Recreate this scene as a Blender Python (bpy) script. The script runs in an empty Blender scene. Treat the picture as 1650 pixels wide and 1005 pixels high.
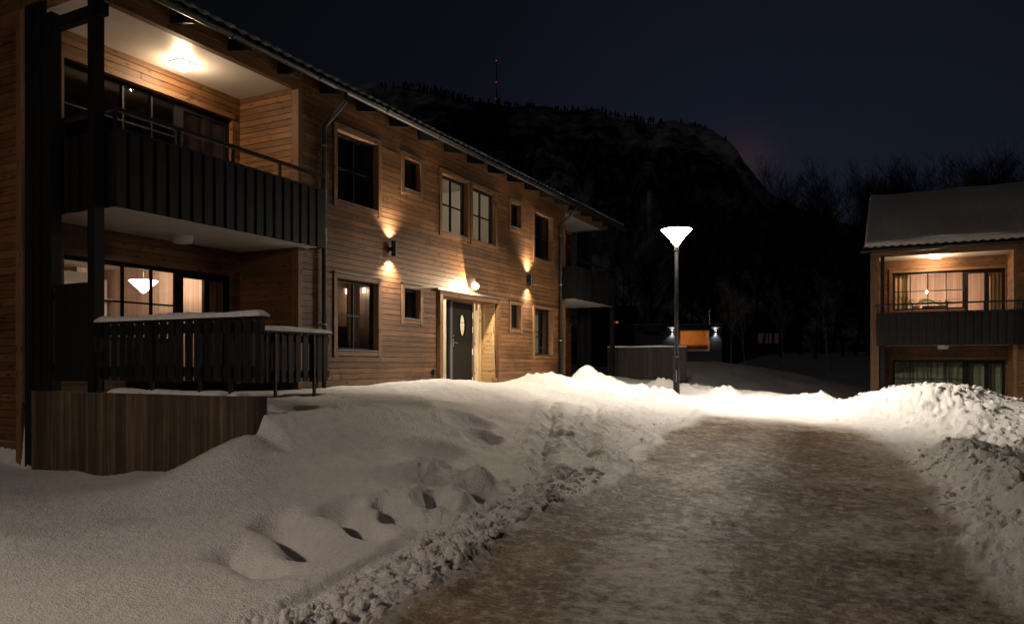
import bpy, math, random
import numpy as np
from mathutils import Vector, Matrix
R = math.radians
random.seed(7)
S = bpy.context.scene
COL = S.collection

# ------------------------------------------------------------------ camera, world, exposure
TH = R(27.25)                      # the camera looks this far left of the facade's direction (+Y)
CT, ST = math.cos(TH), math.sin(TH)
cam_d = bpy.data.cameras.new('camera')
cam = bpy.data.objects.new('camera', cam_d)
COL.objects.link(cam)
cam.rotation_euler = (R(90), 0, TH)
cam_d.sensor_width = 36.0
cam_d.lens = 36.0 * 1200 / 1650
cam_d.shift_y = 0.05
cam_d.clip_start = 0.05
cam_d.clip_end = 6000
S.camera = cam

W = bpy.data.worlds.new('World')
S.world = W
W.use_nodes = True
wn = W.node_tree.nodes
wl = W.node_tree.links
wn.clear()
sky = wn.new('ShaderNodeTexSky')
sky.sky_type = 'NISHITA'
sky.sun_disc = False
sky.sun_elevation = R(-4.0)
sky.sun_rotation = R(2)
sky.air_density = 1.0
sky.dust_density = 0.9
sky.ozone_density = 1.5
bg = wn.new('ShaderNodeBackground')
bg.inputs['Strength'].default_value = 0.15
wo = wn.new('ShaderNodeOutputWorld')
# the night sky is not even: town light under the clouds brightens one part of it
tc = wn.new('ShaderNodeTexCoord')


def lobe(az, el, sharp):
    d = Vector((math.sin(R(az)) * math.cos(R(el)), math.cos(R(az)) * math.cos(R(el)), math.sin(R(el))))
    vn = wn.new('ShaderNodeVectorMath')
    vn.operation = 'DOT_PRODUCT'
    nv = wn.new('ShaderNodeVectorMath')
    nv.operation = 'NORMALIZE'
    wl.new(tc.outputs['Generated'], nv.inputs[0])
    wl.new(nv.outputs[0], vn.inputs[0])
    vn.inputs[1].default_value = d
    mx_ = wn.new('ShaderNodeMath')
    mx_.operation = 'MAXIMUM'
    wl.new(vn.outputs['Value'], mx_.inputs[0])
    pw_ = wn.new('ShaderNodeMath')
    pw_.operation = 'POWER'
    wl.new(mx_.outputs[0], pw_.inputs[0])
    pw_.inputs[1].default_value = sharp
    return pw_.outputs[0]


def wmix(mode, fac, a, b):
    m_ = wn.new('ShaderNodeMix')
    m_.data_type = 'RGBA'
    m_.blend_type = mode
    for sock, v in ((m_.inputs[0], fac), (m_.inputs[6], a), (m_.inputs[7], b)):
        if hasattr(v, 'is_linked'):
            wl.new(v, sock)
        elif isinstance(v, tuple):
            sock.default_value = (*v, 1)
        else:
            sock.default_value = v
    return m_.outputs[2]


cn = wn.new('ShaderNodeTexNoise')
cn.inputs['Scale'].default_value = 2.2
cn.inputs['Detail'].default_value = 4
wl.new(tc.outputs['Generated'], cn.inputs['Vector'])
shade = wmix('MIX', lobe(-8, 21, 9), (0.20, 0.22, 0.27), (0.95, 1.0, 1.28))
shade = wmix('MULTIPLY', 0.5, shade, cn.outputs['Fac'])
skyc = wmix('MULTIPLY', 1.0, sky.outputs[0], shade)
skyc = wmix('ADD', lobe(-9.9, 14.4, 1800), skyc, (0.10, 0.024, 0.012))
skyc = wmix('ADD', lobe(165, 25, 3), skyc, (0.12, 0.115, 0.12))      # glow added behind the camera to brighten the mountain
wl.new(skyc, bg.inputs['Color'])
wl.new(bg.outputs[0], wo.inputs['Surface'])

S.view_settings.view_transform = 'Standard'
S.view_settings.look = 'None'
S.view_settings.exposure = 0.0
S.view_settings.gamma = 1.0
S.view_settings.use_curve_mapping = False
S.render.engine = 'CYCLES'
S.cycles.use_denoising = True
S.cycles.max_bounces = 8
S.cycles.transparent_max_bounces = 16
S.cycles.sample_clamp_indirect = 3.0

STREET_POWER = 40.0
ASSUMED_LAMP_POWER = 265.0  # glow of the assumed lamp out of view on the left

# ------------------------------------------------------------------ materials
MATS = {}


class NT:
    def __init__(s, name):
        s.m = bpy.data.materials.new(name)
        s.m.use_nodes = True
        s.t = s.m.node_tree
        s.p = s.t.nodes['Principled BSDF']
        s.out = s.t.nodes['Material Output']
        MATS[name] = s.m

    def n(s, ty, **kw):
        nd = s.t.nodes.new(ty)
        for k, v in kw.items():
            setattr(nd, k, v)
        return nd

    def l(s, a, b):
        s.t.links.new(a, b)

    def val(s, node, name, v):
        node.inputs[name].default_value = v

    def coord(s, kind='Object'):
        return s.n('ShaderNodeTexCoord').outputs[kind]

    def scaled(s, vec, sc):
        mp = s.n('ShaderNodeMapping')
        mp.inputs['Scale'].default_value = sc
        s.l(vec, mp.inputs['Vector'])
        return mp.outputs[0]

    def noise(s, vec, scale, detail=4.0, rough=0.55):
        nd = s.n('ShaderNodeTexNoise')
        nd.inputs['Scale'].default_value = scale
        nd.inputs['Detail'].default_value = detail
        nd.inputs['Roughness'].default_value = rough
        if vec is not None:
            s.l(vec, nd.inputs['Vector'])
        return nd.outputs['Fac']

    def ramp(s, fac, stops):
        r = s.n('ShaderNodeValToRGB')
        e = r.color_ramp.elements
        e[0].position, e[0].color = stops[0][0], (*stops[0][1], 1)
        e[1].position, e[1].color = stops[-1][0], (*stops[-1][1], 1)
        for p, c in stops[1:-1]:
            x = e.new(p)
            x.color = (*c, 1)
        s.l(fac, r.inputs['Fac'])
        return r.outputs['Color']

    def mix(s, fac, a, b, mode='MIX'):
        m = s.n('ShaderNodeMix', data_type='RGBA', blend_type=mode)
        for sock, v in ((m.inputs[0], fac), (m.inputs[6], a), (m.inputs[7], b)):
            if hasattr(v, 'is_linked'):
                s.l(v, sock)
            elif isinstance(v, (int, float)):
                sock.default_value = v
            else:
                sock.default_value = (*v, 1)
        return m.outputs[2]

    def math(s, op, a, b=0.0):
        m = s.n('ShaderNodeMath', operation=op)
        for sock, v in ((m.inputs[0], a), (m.inputs[1], b)):
            if hasattr(v, 'is_linked'):
                s.l(v, sock)
            else:
                sock.default_value = v
        return m.outputs[0]

    def bump(s, h, strength=0.3, dist=0.01):
        b = s.n('ShaderNodeBump')
        b.inputs['Strength'].default_value = strength
        b.inputs['Distance'].default_value = dist
        s.l(h, b.inputs['Height'])
        s.l(b.outputs[0], s.p.inputs['Normal'])
        return b

    def base(s, c):
        if hasattr(c, 'is_linked'):
            s.l(c, s.p.inputs['Base Color'])
        else:
            s.p.inputs['Base Color'].default_value = (*c, 1)


def wood(name, dark, light, rough=0.6, knots=True, var=0.35, grain=1.0, spec=0.3, weather=0.0):
    """Boards: UV u runs along the board in metres, v across it; every board has its own multiple of 10 in v."""
    k = NT(name)
    uv = k.coord('UV')
    sep = k.n('ShaderNodeSeparateXYZ')
    k.l(uv, sep.inputs[0])
    bid = k.math('FLOOR', k.math('DIVIDE', k.math('ADD', sep.outputs[1], 5.0), 10.0))
    wnz = k.n('ShaderNodeTexWhiteNoise', noise_dimensions='1D')
    k.l(bid, wnz.inputs['W'])
    g1 = k.noise(k.scaled(uv, (1.2, 28.0, 1)), 1.0, 5, 0.6)
    g2 = k.noise(k.scaled(uv, (5.0, 160.0, 1)), 1.0, 3, 0.6)
    fac = k.math('ADD', k.math('MULTIPLY', g1, 0.75), k.math('MULTIPLY', g2, 0.35 * grain))
    col = k.ramp(fac, [(0.32, dark), (0.52, tuple((a + b) / 2 for a, b in zip(dark, light))), (0.74, light)])
    vr = k.math('ADD', 1.0 - var / 2, k.math('MULTIPLY', wnz.outputs['Value'], var))
    comb = k.n('ShaderNodeCombineXYZ')
    for i in range(3):
        k.l(vr, comb.inputs[i])
    col = k.mix(1.0, col, comb.outputs[0], 'MULTIPLY')
    if knots:
        vo = k.n('ShaderNodeTexVoronoi', feature='F1')
        vo.inputs['Scale'].default_value = 1.0
        k.l(k.scaled(uv, (3.6, 11.0, 1)), vo.inputs['Vector'])
        kn = k.ramp(vo.outputs['Distance'], [(0.10, (0.10, 0.07, 0.06)), (0.24, (1, 1, 1))])
        col = k.mix(0.9, col, kn, 'MULTIPLY')
    if weather:
        wz = k.noise(k.coord('Object'), 0.55, 4, 0.6)
        wm = k.ramp(wz, [(0.35, (1 - weather,) * 3), (0.65, (1, 1, 1))])
        col = k.mix(1.0, col, wm, 'MULTIPLY')
    k.base(col)
    k.val(k.p, 'Roughness', rough)
    k.val(k.p, 'Specular IOR Level', spec)
    k.bump(fac, 0.35, 0.004)
    return k


wood('siding', (0.060, 0.028, 0.011), (0.250, 0.116, 0.043), weather=0.6, var=0.6)
wood('trim', (0.075, 0.037, 0.016), (0.20, 0.100, 0.044), var=0.25)
wood('pale_wood', (0.42, 0.29, 0.15), (0.60, 0.44, 0.25), var=0.12)
k = NT('interior_wood')      # upright pale boards
co = k.coord('Object')
sx = k.n('ShaderNodeSeparateXYZ')
k.l(co, sx.inputs[0])
al = k.math('MULTIPLY', k.math('ADD', sx.outputs[0], sx.outputs[1]), 7.0)
wz = k.n('ShaderNodeTexWhiteNoise', noise_dimensions='1D')
k.l(k.math('FLOOR', al), wz.inputs['W'])
seam = k.ramp(k.math('FRACT', al), [(0.0, (0.35, 0.3, 0.28)), (0.05, (1, 1, 1))])
gr = k.noise(k.scaled(co, (26, 26, 0.7)), 1.0, 4)
cw = k.ramp(k.math('ADD', k.math('MULTIPLY', gr, .7), k.math('MULTIPLY', wz.outputs['Value'], .3)), [(0.3, (0.36, 0.24, 0.19)), (0.7, (0.56, 0.43, 0.36))])
k.base(k.mix(1.0, cw, seam, 'MULTIPLY'))
k.val(k.p, 'Roughness', 0.6)
wood('black_wood', (0.003, 0.003, 0.0032), (0.010, 0.0098, 0.010), rough=0.6, knots=False, var=0.7, spec=0.2)
wood('grey_wood', (0.012, 0.0105, 0.009), (0.038, 0.033, 0.029), rough=0.7, knots=True, var=0.6)
wood('black_siding', (0.020, 0.020, 0.022), (0.040, 0.040, 0.043), knots=False, var=0.3)


def plain(name, col, rough=0.5, metal=0.0, spec=0.5, nscale=8.0, namt=0.25, bump=0.0):
    k = NT(name)
    nz = k.noise(k.coord('Object'), nscale, 5, 0.6)
    c = k.ramp(nz, [(0.3, tuple(v * (1 - namt) for v in col)), (0.7, tuple(min(1, v * (1 + namt * 0.6)) for v in col))])
    k.base(c)
    k.val(k.p, 'Roughness', rough)
    k.val(k.p, 'Metallic', metal)
    k.val(k.p, 'Specular IOR Level', spec)
    if bump:
        k.bump(nz, bump, 0.01)
    return k


plain('ceiling_paint', (0.62, 0.58, 0.54), 0.45, namt=0.12, nscale=1.6)
plain('soffit_board', (0.56, 0.52, 0.48), 0.55, namt=0.12, nscale=2.5)
plain('black_metal', (0.010, 0.010, 0.011), 0.4, 0.0, 0.35, 20, 0.2)
plain('window_frame', (0.008, 0.008, 0.009), 0.5, 0.0, 0.15, 20, 0.2)
plain('pole_paint', (0.012, 0.012, 0.013), 0.6, 0.0, 0.2, 20, 0.2)
plain('grey_frame', (0.09, 0.088, 0.085), 0.4, 0.0, 0.5, 20, 0.1)
plain('grey_metal', (0.34, 0.33, 0.31), 0.35, 0.8, 0.5, 20, 0.2)
plain('dark_tile', (0.030, 0.026, 0.025), 0.6, 0, 0.4, 12, 0.3)
plain('door_paint', (0.005, 0.0048, 0.0045), 0.5, 0, 0.2, 30, 0.1)
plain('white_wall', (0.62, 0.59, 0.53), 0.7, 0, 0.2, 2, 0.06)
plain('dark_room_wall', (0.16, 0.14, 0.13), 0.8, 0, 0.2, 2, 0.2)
plain('grey_panel', (0.16, 0.155, 0.15), 0.5, 0, 0.3, 3, 0.2)
plain('white_plastic', (0.75, 0.73, 0.70), 0.35, 0, 0.5, 20, 0.05)
plain('floor_wood', (0.25, 0.16, 0.09), 0.4, 0, 0.4, 6, 0.2)
plain('terracotta', (0.30, 0.13, 0.07), 0.7, 0, 0.3, 10, 0.2)
plain('leaf', (0.10, 0.17, 0.035), 0.5, 0, 0.4, 10, 0.3)
plain('bark', (0.045, 0.036, 0.030), 0.9, 0, 0.2, 6, 0.4)
plain('birch_bark', (0.42, 0.38, 0.34), 0.8, 0, 0.2, 6, 0.5)
plain('sofa_cloth', (0.035, 0.032, 0.032), 0.8, 0, 0.2, 20, 0.2)
plain('broom_bristle', (0.25, 0.12, 0.05), 0.8, 0, 0.2, 40, 0.3)
plain('paper', (0.7, 0.62, 0.62), 0.7, 0, 0.2, 14, 0.3)

k = NT('concrete')          # board-formed concrete wall, vertical runs of damp and lime
co = k.coord('Object')
st1 = k.noise(k.scaled(co, (9, 9, 0.35)), 1.0, 5, 0.65)
st2 = k.noise(k.scaled(co, (28, 28, 0.5)), 1.0, 3, 0.6)
bl = k.noise(co, 3.5, 5, 0.6)
cc = k.ramp(k.math('ADD', k.math('MULTIPLY', st1, 0.6), k.math('MULTIPLY', st2, 0.4)),
            [(0.36, (0.020, 0.012, 0.006)), (0.50, (0.060, 0.038, 0.019)), (0.64, (0.17, 0.115, 0.062))])
cc = k.mix(0.7, cc, k.ramp(bl, [(0.3, (0.45, 0.45, 0.45)), (0.7, (1, 1, 1))]), 'MULTIPLY')
k.base(cc)
k.val(k.p, 'Roughness', 0.8)
k.bump(st1, 0.25, 0.01)

k = NT('curtain')
uv = k.coord('Object')
nz = k.noise(k.scaled(uv, (20, 20, 0.3)), 1.0, 3)
k.base(k.ramp(nz, [(0.3, (0.30, 0.20, 0.11)), (0.7, (0.50, 0.36, 0.21))]))
k.val(k.p, 'Roughness', 0.85)

k = NT('green_curtain')
nz = k.noise(k.scaled(k.coord('Object'), (20, 20, 0.3)), 1.0, 3)
k.base(k.ramp(nz, [(0.3, (0.10, 0.12, 0.07)), (0.7, (0.20, 0.23, 0.13))]))
k.val(k.p, 'Roughness', 0.85)

k = NT('glass')             # thin window pane: mostly clear, mirror-like at a slant
gl = k.n('ShaderNodeBsdfGlossy')
gl.inputs['Roughness'].default_value = 0.02
tr = k.n('ShaderNodeBsdfTransparent')
lw = k.n('ShaderNodeLayerWeight')
lw.inputs['Blend'].default_value = 0.5
fr = k.math('ADD', 0.045, k.math('MULTIPLY', k.math('POWER', lw.outputs['Facing'], 4.0), 0.75))
mx = k.n('ShaderNodeMixShader')
k.l(fr, mx.inputs[0])
k.l(tr.outputs[0], mx.inputs[1])
k.l(gl.outputs[0], mx.inputs[2])
k.l(mx.outputs[0], k.out.inputs['Surface'])


def emit(name, col, strength):
    k = NT(name)
    k.base((0.8, 0.8, 0.8))
    k.p.inputs['Emission Color'].default_value = (*col, 1)
    k.p.inputs['Emission Strength'].default_value = strength
    return k


WARM = (1.0, 0.74, 0.50)
emit('street_glow', (1.0, 0.89, 0.75), STREET_POWER)
emit('assumed_lamp_glow', (1.0, 0.80, 0.65), ASSUMED_LAMP_POWER)
emit('lamp_glow', (1.0, 0.80, 0.56), 40.0)
k = NT('door_glow')          # clear glass dome with a glowing filament haze
em = k.n('ShaderNodeEmission')
em.inputs['Color'].default_value = (1.0, 0.76, 0.48, 1)
em.inputs['Strength'].default_value = 60.0
tr = k.n('ShaderNodeBsdfTransparent')
mx = k.n('ShaderNodeMixShader')
mx.inputs[0].default_value = 0.2
k.l(tr.outputs[0], mx.inputs[1])
k.l(em.outputs[0], mx.inputs[2])
k.l(mx.outputs[0], k.out.inputs['Surface'])
emit('spot_glow', (1.0, 0.82, 0.62), 12.0)
emit('pendant_glow', (1.0, 0.82, 0.60), 14.0)
emit('red_glow', (1.0, 0.06, 0.04), 0.7)
emit('far_window_glow', (1.0, 0.45, 0.14), 0.30)
emit('far_dim_glow', (1.0, 0.42, 0.15), 0.007)
emit('far_lamp_glow', (1.0, 0.9, 0.8), 3.0)


def snow_material(name, bstr=0.8):
    k = NT(name)
    co = k.coord('Object')
    at = k.n('ShaderNodeAttribute', attribute_name='dirt')
    d = at.outputs['Fac']
    n1 = k.noise(co, 1.7, 6, 0.62)
    n2 = k.noise(k.scaled(co, (1, 1, 1)), 9.0, 6, 0.65)
    n3 = k.noise(co, 75.0, 2, 0.6)
    n4 = k.noise(co, 32.0, 4, 0.7)
    clean = k.ramp(k.math('ADD', k.math('MULTIPLY', n2, .5), k.math('MULTIPLY', n3, .5)), [(0.30, (0.62, 0.61, 0.61)), (0.66, (0.87, 0.86, 0.85))])
    dirty = k.ramp(k.math('ADD', k.math('MULTIPLY', n1, 0.48), k.math('MULTIPLY', n4, 0.52)),
                   [(0.35, (0.050, 0.030, 0.016)), (0.50, (0.140, 0.094, 0.056)), (0.66, (0.33, 0.25, 0.175))])
    f = k.math('ADD', d, k.math('MULTIPLY', k.math('SUBTRACT', n2, 0.5), k.math('MULTIPLY', d, 1.2)))
    f.node.use_clamp = True
    k.base(k.mix(f, clean, dirty))
    k.l(k.math('SUBTRACT', 0.72, k.math('MULTIPLY', f, 0.32)), k.p.inputs['Roughness'])
    k.l(k.math('SUBTRACT', 0.42, k.math('MULTIPLY', f, 0.40)), k.p.inputs['Specular IOR Level'])
    h = k.math('ADD', k.math('MULTIPLY', n3, 0.5), k.math('ADD', k.math('MULTIPLY', n4, 0.9), k.math('MULTIPLY', n2, 0.6)))
    k.bump(h, bstr, 0.05)
    return k


snow_material('snow')
snow_material('packed_ice', 0.45)

k = NT('mountain_rock')
co = k.coord('Object')
n1 = k.noise(k.scaled(co, (0.022, 0.022, 0.05)), 1.0, 10, 0.74)
n2 = k.noise(k.scaled(co, (0.004, 0.004, 0.006)), 1.0, 3, 0.5)
ss = k.math('ADD', k.math('MULTIPLY', n1, 0.8), k.math('MULTIPLY', n2, 0.45))
k.base(k.ramp(ss, [(0.56, (0.03, 0.03, 0.03)), (0.64, (0.30, 0.30, 0.31)), (0.74, (0.85, 0.85, 0.88))]))
k.val(k.p, 'Roughness', 0.95)
k.val(k.p, 'Specular IOR Level', 0.1)


# ------------------------------------------------------------------ mesh building
class Frame:
    """Local frame of a house front: a along the front, o outward from it, z up."""

    def __init__(s, org, da, do, mirror=False):
        s.org, s.da, s.do = Vector(org), Vector(da), Vector(do)
        s.flip = (s.da.cross(s.do).z < 0)

    def __call__(s, a, o, z):
        return s.org + s.da * a + s.do * o + Vector((0, 0, z))


WORLD = Frame((0, 0, 0), (1, 0, 0), (0, 1, 0))
_bid = [0]


class MB:
    def __init__(s, F=WORLD):
        s.F, s.v, s.f, s.uv = F, [], [], []

    def quad_uv(s, idx, uvs):
        s.f.append(idx)
        s.uv.append(uvs)

    def box(s, a0, a1, o0, o1, z0, z1, axis=None):
        F = s.F
        lo, hi = (min(a0, a1), min(o0, o1), min(z0, z1)), (max(a0, a1), max(o0, o1), max(z0, z1))
        b = len(s.v)
        pts = []
        for k in range(8):
            c = (hi[0] if k & 1 else lo[0], hi[1] if k & 2 else lo[1], hi[2] if k & 4 else lo[2])
            pts.append(c)
            s.v.append(F(*c))
        dims = [hi[i] - lo[i] for i in range(3)]
        L = axis if axis is not None else dims.index(max(dims))
        _bid[0] += 1
        ru, rv = random.random() * 50, 10 * _bid[0]
        for ax, fc in ((0, (0, 4, 6, 2)), (0, (1, 3, 7, 5)), (1, (0, 1, 5, 4)), (1, (2, 6, 7, 3)), (2, (0, 2, 3, 1)), (2, (4, 5, 7, 6))):
            i, j = [q for q in range(3) if q != ax]
            if j == L:
                i, j = j, i
            u = [(pts[q][i] - lo[i] + ru, pts[q][j] - lo[j] + rv + (0.3 if ax == 2 else 0)) for q in fc]
            ff = [b + q for q in fc]
            if F.flip:
                ff.reverse()
                u.reverse()
            s.f.append(ff)
            s.uv.append(u)
        return s

    def bar(s, p, q, w, h=None, up=(0, 0, 1)):
        """A square bar from p to q in frame coordinates."""
        h = h or w
        p, q = s.F(*p), s.F(*q)
        d = (q - p)
        ln = d.length
        d.normalize()
        x = d.cross(Vector(up))
        if x.length < 1e-4:
            x = d.cross(Vector((1, 0, 0)))
        x.normalize()
        y = x.cross(d)
        b = len(s.v)
        for e, base in ((0, p), (1, q)):
            for sx, sy in ((-1, -1), (1, -1), (1, 1), (-1, 1)):
                s.v.append(base + x * (sx * w / 2) + y * (sy * h / 2))
        _bid[0] += 1
        rv = 10 * _bid[0]
        for k in range(4):
            k2 = (k + 1) % 4
            s.f.append([b + k, b + k2, b + 4 + k2, b + 4 + k])
            s.uv.append([(0, rv), (0, rv + w), (ln, rv + w), (ln, rv)])
        s.f.append([b + 3, b + 2, b + 1, b])
        s.uv.append([(0, rv)] * 4)
        s.f.append([b + 4, b + 5, b + 6, b + 7])
        s.uv.append([(0, rv)] * 4)
        return s

    def tube(s, pts, rad, n=10, cap=True):
        P = [s.F(*p) for p in pts]
        rr = rad if isinstance(rad, (list, tuple)) else [rad] * len(P)
        b = len(s.v)
        ref = None
        for i, p in enumerate(P):
            d = (P[min(i + 1, len(P) - 1)] - P[max(i - 1, 0)]).normalized()
            if ref is None:
                ref = Vector((0, 0, 1)) if abs(d.z) < 0.9 else Vector((1, 0, 0))
            x = d.cross(ref).normalized()
            y = x.cross(d).normalized()
            ref = y
            for k in range(n):
                a = 2 * math.pi * k / n
                s.v.append(p + (x * math.cos(a) + y * math.sin(a)) * rr[i])
        for i in range(len(P) - 1):
            for k in range(n):
                k2 = (k + 1) % n
                s.f.append([b + i * n + k, b + (i + 1) * n + k, b + (i + 1) * n + k2, b + i * n + k2])
                s.uv.append([(0, 0)] * 4)
        if cap:
            s.f.append([b + k for k in range(n)])
            s.uv.append([(0, 0)] * n)
            e = b + (len(P) - 1) * n
            s.f.append([e + k for k in reversed(range(n))])
            s.uv.append([(0, 0)] * n)
        return s

    def lathe(s, c, prof, n=28):
        """Revolve (radius, height) pairs round the vertical through c (frame coordinates)."""
        c = s.F(*c)
        b = len(s.v)
        for r, h in prof:
            for k in range(n):
                a = 2 * math.pi * k / n
                s.v.append(c + Vector((r * math.cos(a), r * math.sin(a), h)))
        for i in range(len(prof) - 1):
            for k in range(n):
                k2 = (k + 1) % n
                s.f.append([b + i * n + k, b + i * n + k2, b + (i + 1) * n + k2, b + (i + 1) * n + k])
                s.uv.append([(0, 0)] * 4)
        s.f.append([b + k for k in reversed(range(n))])
        s.uv.append([(0, 0)] * n)
        e = b + (len(prof) - 1) * n
        s.f.append([e + k for k in range(n)])
        s.uv.append([(0, 0)] * n)
        return s

    def poly(s, pts, uvs=None):
        b = len(s.v)
        s.v += [s.F(*p) for p in pts]
        ix = list(range(b, b + len(pts)))
        uv = uvs or [(0, 0)] * len(pts)
        if s.F.flip:
            ix.reverse()
            uv = list(reversed(uv))
        s.f.append(ix)
        s.uv.append(uv)
        return s

    def build(s, name, mat, parent=None, smooth=False, origin=None):
        if origin is None:
            origin = Vector(parent['_org']) if parent is not None and '_org' in parent else Vector((0, 0, 0))
        origin = Vector(origin)
        me = bpy.data.meshes.new(name)
        me.from_pydata([tuple(v - origin) for v in s.v], [], s.f)
        ul = me.uv_layers.new(name='UVMap')
        flat = [c for f in s.uv for uv in f for c in uv]
        ul.data.foreach_set('uv', flat)
        if smooth:
            me.polygons.foreach_set('use_smooth', [True] * len(me.polygons))
        me.materials.append(MATS[mat])
        o = bpy.data.objects.new(name, me)
        COL.objects.link(o)
        if parent is not None:
            o.parent = parent
            o['_org'] = list(origin)
        else:
            o.location = origin
            o['_org'] = list(origin)
        return o


def thing(name, org, label, cat, group=None):
    o = bpy.data.objects.new(name, None)
    o.empty_display_size = 0.2
    COL.objects.link(o)
    o.location = Vector(org)
    o['_org'] = list(Vector(org))
    return tag(o, label, cat, group)


def tag(o, label, cat, group=None):
    o['label'] = label
    o['category'] = cat
    if group:
        o['group'] = group
    return o


def copy_tree(o, parent=None):
    c = o.copy()
    COL.objects.link(c)
    if parent is not None:
        c.parent = parent
    for ch in list(o.children):
        copy_tree(ch, c)
    return c


def light(kind, name, loc, energy, col, parent, size=0.05, rot=None, spot=None, blend=0.3):
    ld = bpy.data.lights.new(name, kind)
    ld.energy = energy
    ld.color = col
    if kind in ('POINT', 'SPOT'):
        ld.shadow_soft_size = size
    if kind == 'SPOT':
        ld.spot_size = spot
        ld.spot_blend = blend
    if kind == 'AREA':
        ld.size = size
    o = bpy.data.objects.new(name, ld)
    COL.objects.link(o)
    o.location = Vector(loc) - Vector(parent['_org'])
    o.parent = parent
    if rot:
        o.rotation_euler = rot
    return o


def cam_pt(x, y, depth):
    """World point seen at photo pixel (x, y), at a depth along the view."""
    u, w = (x - 825) / 1200, (585 - y) / 1200
    r, f = u * depth, depth
    return Vector((r * CT - f * ST, r * ST + f * CT, w * depth))


def rf(r, f, z=0.0):
    return Vector((r * CT - f * ST, r * ST + f * CT, z))


# ------------------------------------------------------------------ ground
def hash2(ix, iy, seed=0):
    n = (ix * 374761393 + iy * 668265263 + seed * 1442695041) & 0xFFFFFFFF
    n = ((n ^ (n >> 13)) * 1274126177) & 0xFFFFFFFF
    return ((n ^ (n >> 16)) & 0xFFFFFF) / float(0xFFFFFF)


def vnoise(x, y, seed=0):
    ix, iy = np.floor(x).astype(np.int64), np.floor(y).astype(np.int64)
    fx, fy = x - ix, y - iy
    fx, fy = fx * fx * fx * (fx * (fx * 6 - 15) + 10), fy * fy * fy * (fy * (fy * 6 - 15) + 10)
    a, b = hash2(ix, iy, seed), hash2(ix + 1, iy, seed)
    c, d = hash2(ix, iy + 1, seed), hash2(ix + 1, iy + 1, seed)
    return (a * (1 - fx) + b * fx) * (1 - fy) + (c * (1 - fx) + d * fx) * fy - 0.5


def fbm(x, y, oct=4, seed=0, gain=0.5):
    t, a = 0, 1.0
    for i in range(oct):
        t = t + a * vnoise(x, y, seed + i * 17)
        x, y, a = x * 2.03 + 11.3, y * 2.03 - 7.7, a * gain
    return t


def clods(x, y, seed=0, keep=0.7):
    """Rounded lumps scattered one to a cell: 0..1 heights."""
    ix, iy = np.floor(x).astype(np.int64), np.floor(y).astype(np.int64)
    best = np.zeros_like(x)
    for dx in (-1, 0, 1):
        for dy in (-1, 0, 1):
            cx, cy = ix + dx, iy + dy
            px = cx + 0.15 + 0.7 * hash2(cx, cy, seed)
            py = cy + 0.15 + 0.7 * hash2(cx, cy, seed + 1)
            rr = 0.28 + 0.42 * hash2(cx, cy, seed + 2)
            on = hash2(cx, cy, seed + 3) < keep
            q = 1 - ((x - px) ** 2 + (y - py) ** 2) / (rr * rr)
            best = np.maximum(best, np.where(on, np.sqrt(np.clip(q, 0, 1)) * rr * 1.5, 0))
    return best


def sstep(e0, e1, x):
    t = np.clip((x - e0) / (e1 - e0), 0, 1)
    return t * t * (3 - 2 * t)


CP = []      # (r, f, h): right of the camera, ahead of it, height against the lens


def cpx(x, y, d):
    CP.append(((x - 825) / 1200 * d, d, (585 - y) / 1200 * d))


for p in [(-6, 0, -1.56), (0, 0, -1.56), (6, 0, -1.6), (-6, -9, -1.7), (6, -9, -1.7), (0, -18, -1.8), (-16, -3, -1.6),
          (16, 2, -2.0), (-14, 8, -1.5), (1.5, 5, -1.53), (2.5, 7.5, -1.42), (3.5, 10, -1.28), (4.3, 12.5, -1.14),
          (5, 15, -1.03), (5.2, 18, -0.93), (4.6, 21, -0.82), (3.2, 25, -0.68), (-1, 3, -1.55), (3, 3, -1.55),
          (11, 25, -1.9), (14, 23, -2.0), (19, 22, -2.1), (12, 19, -1.5), (10, 12, -1.5), (9, 8, -1.7),
          (7.5, 5, -1.75), (12.2, 30, -1.25), (16, 40, -0.95), (19, 46, -0.75), (9, 26, -1.5),
          (7.5, 33.5, -0.02), (9.6, 33.5, -0.06), (12.5, 34, -0.45), (4, 34, -0.4), (3, 30, -0.55),
          (23, 55, 0.1), (10, 55, 0.1), (-5, 50, 0.0), (0, 40, -0.3), (40, 50, 0.0), (60, 90, 1), (0, 110, 1.5),
          (-60, 60, 0), (-50, 0, -1.5), (50, 0, -2.5), (0, -60, -2.5), (30, 15, -2.4),
          (7.8, 22, -0.86), (6.2, 27, -0.75)]:
    CP.append(p)
for p in [(0, 1005, 4.4), (250, 1005, 4.4), (430, 1005, 4.35), (0, 880, 6.1), (0, 800, 8.0), (40, 755, 10.2), (0, 760, 10.0),
          (200, 900, 5.75), (205, 764, 9.2), (300, 757, 8.8), (250, 820, 7.2), (400, 900, 5.5), (400, 800, 7.15), (400, 745, 7.75), (405, 694, 8.2),
          (560, 900, 5.6), (560, 800, 7.0), (560, 720, 8.6), (560, 660, 10.5), (560, 636, 12.5),
          (480, 660, 9.6), (480, 720, 8.4), (700, 850, 6.3), (700, 780, 7.7), (700, 720, 9.2), (700, 660, 11.5), (700, 627, 14.0),
          (735, 609, 15.6), (800, 616, 16.5), (640, 618, 14.6), (850, 800, 7.4), (870, 740, 9.2), (870, 680, 12.0),
          (870, 640, 15.0), (890, 614, 18.0), (960, 640, 16.0), (960, 612, 21.0), (1000, 700, 11.6), (1080, 640, 18.0)]:
    cpx(*p)
for Y in (9.5, 11.5, 13.5, 15.5, 17.5, 19.5, 21.5, 25):      # the foot of the long facade
    for X in (-9.6, -14):
        CP.append((X * CT + Y * ST, -X * ST + Y * CT, -0.50))
CP = np.array(CP)


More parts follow.
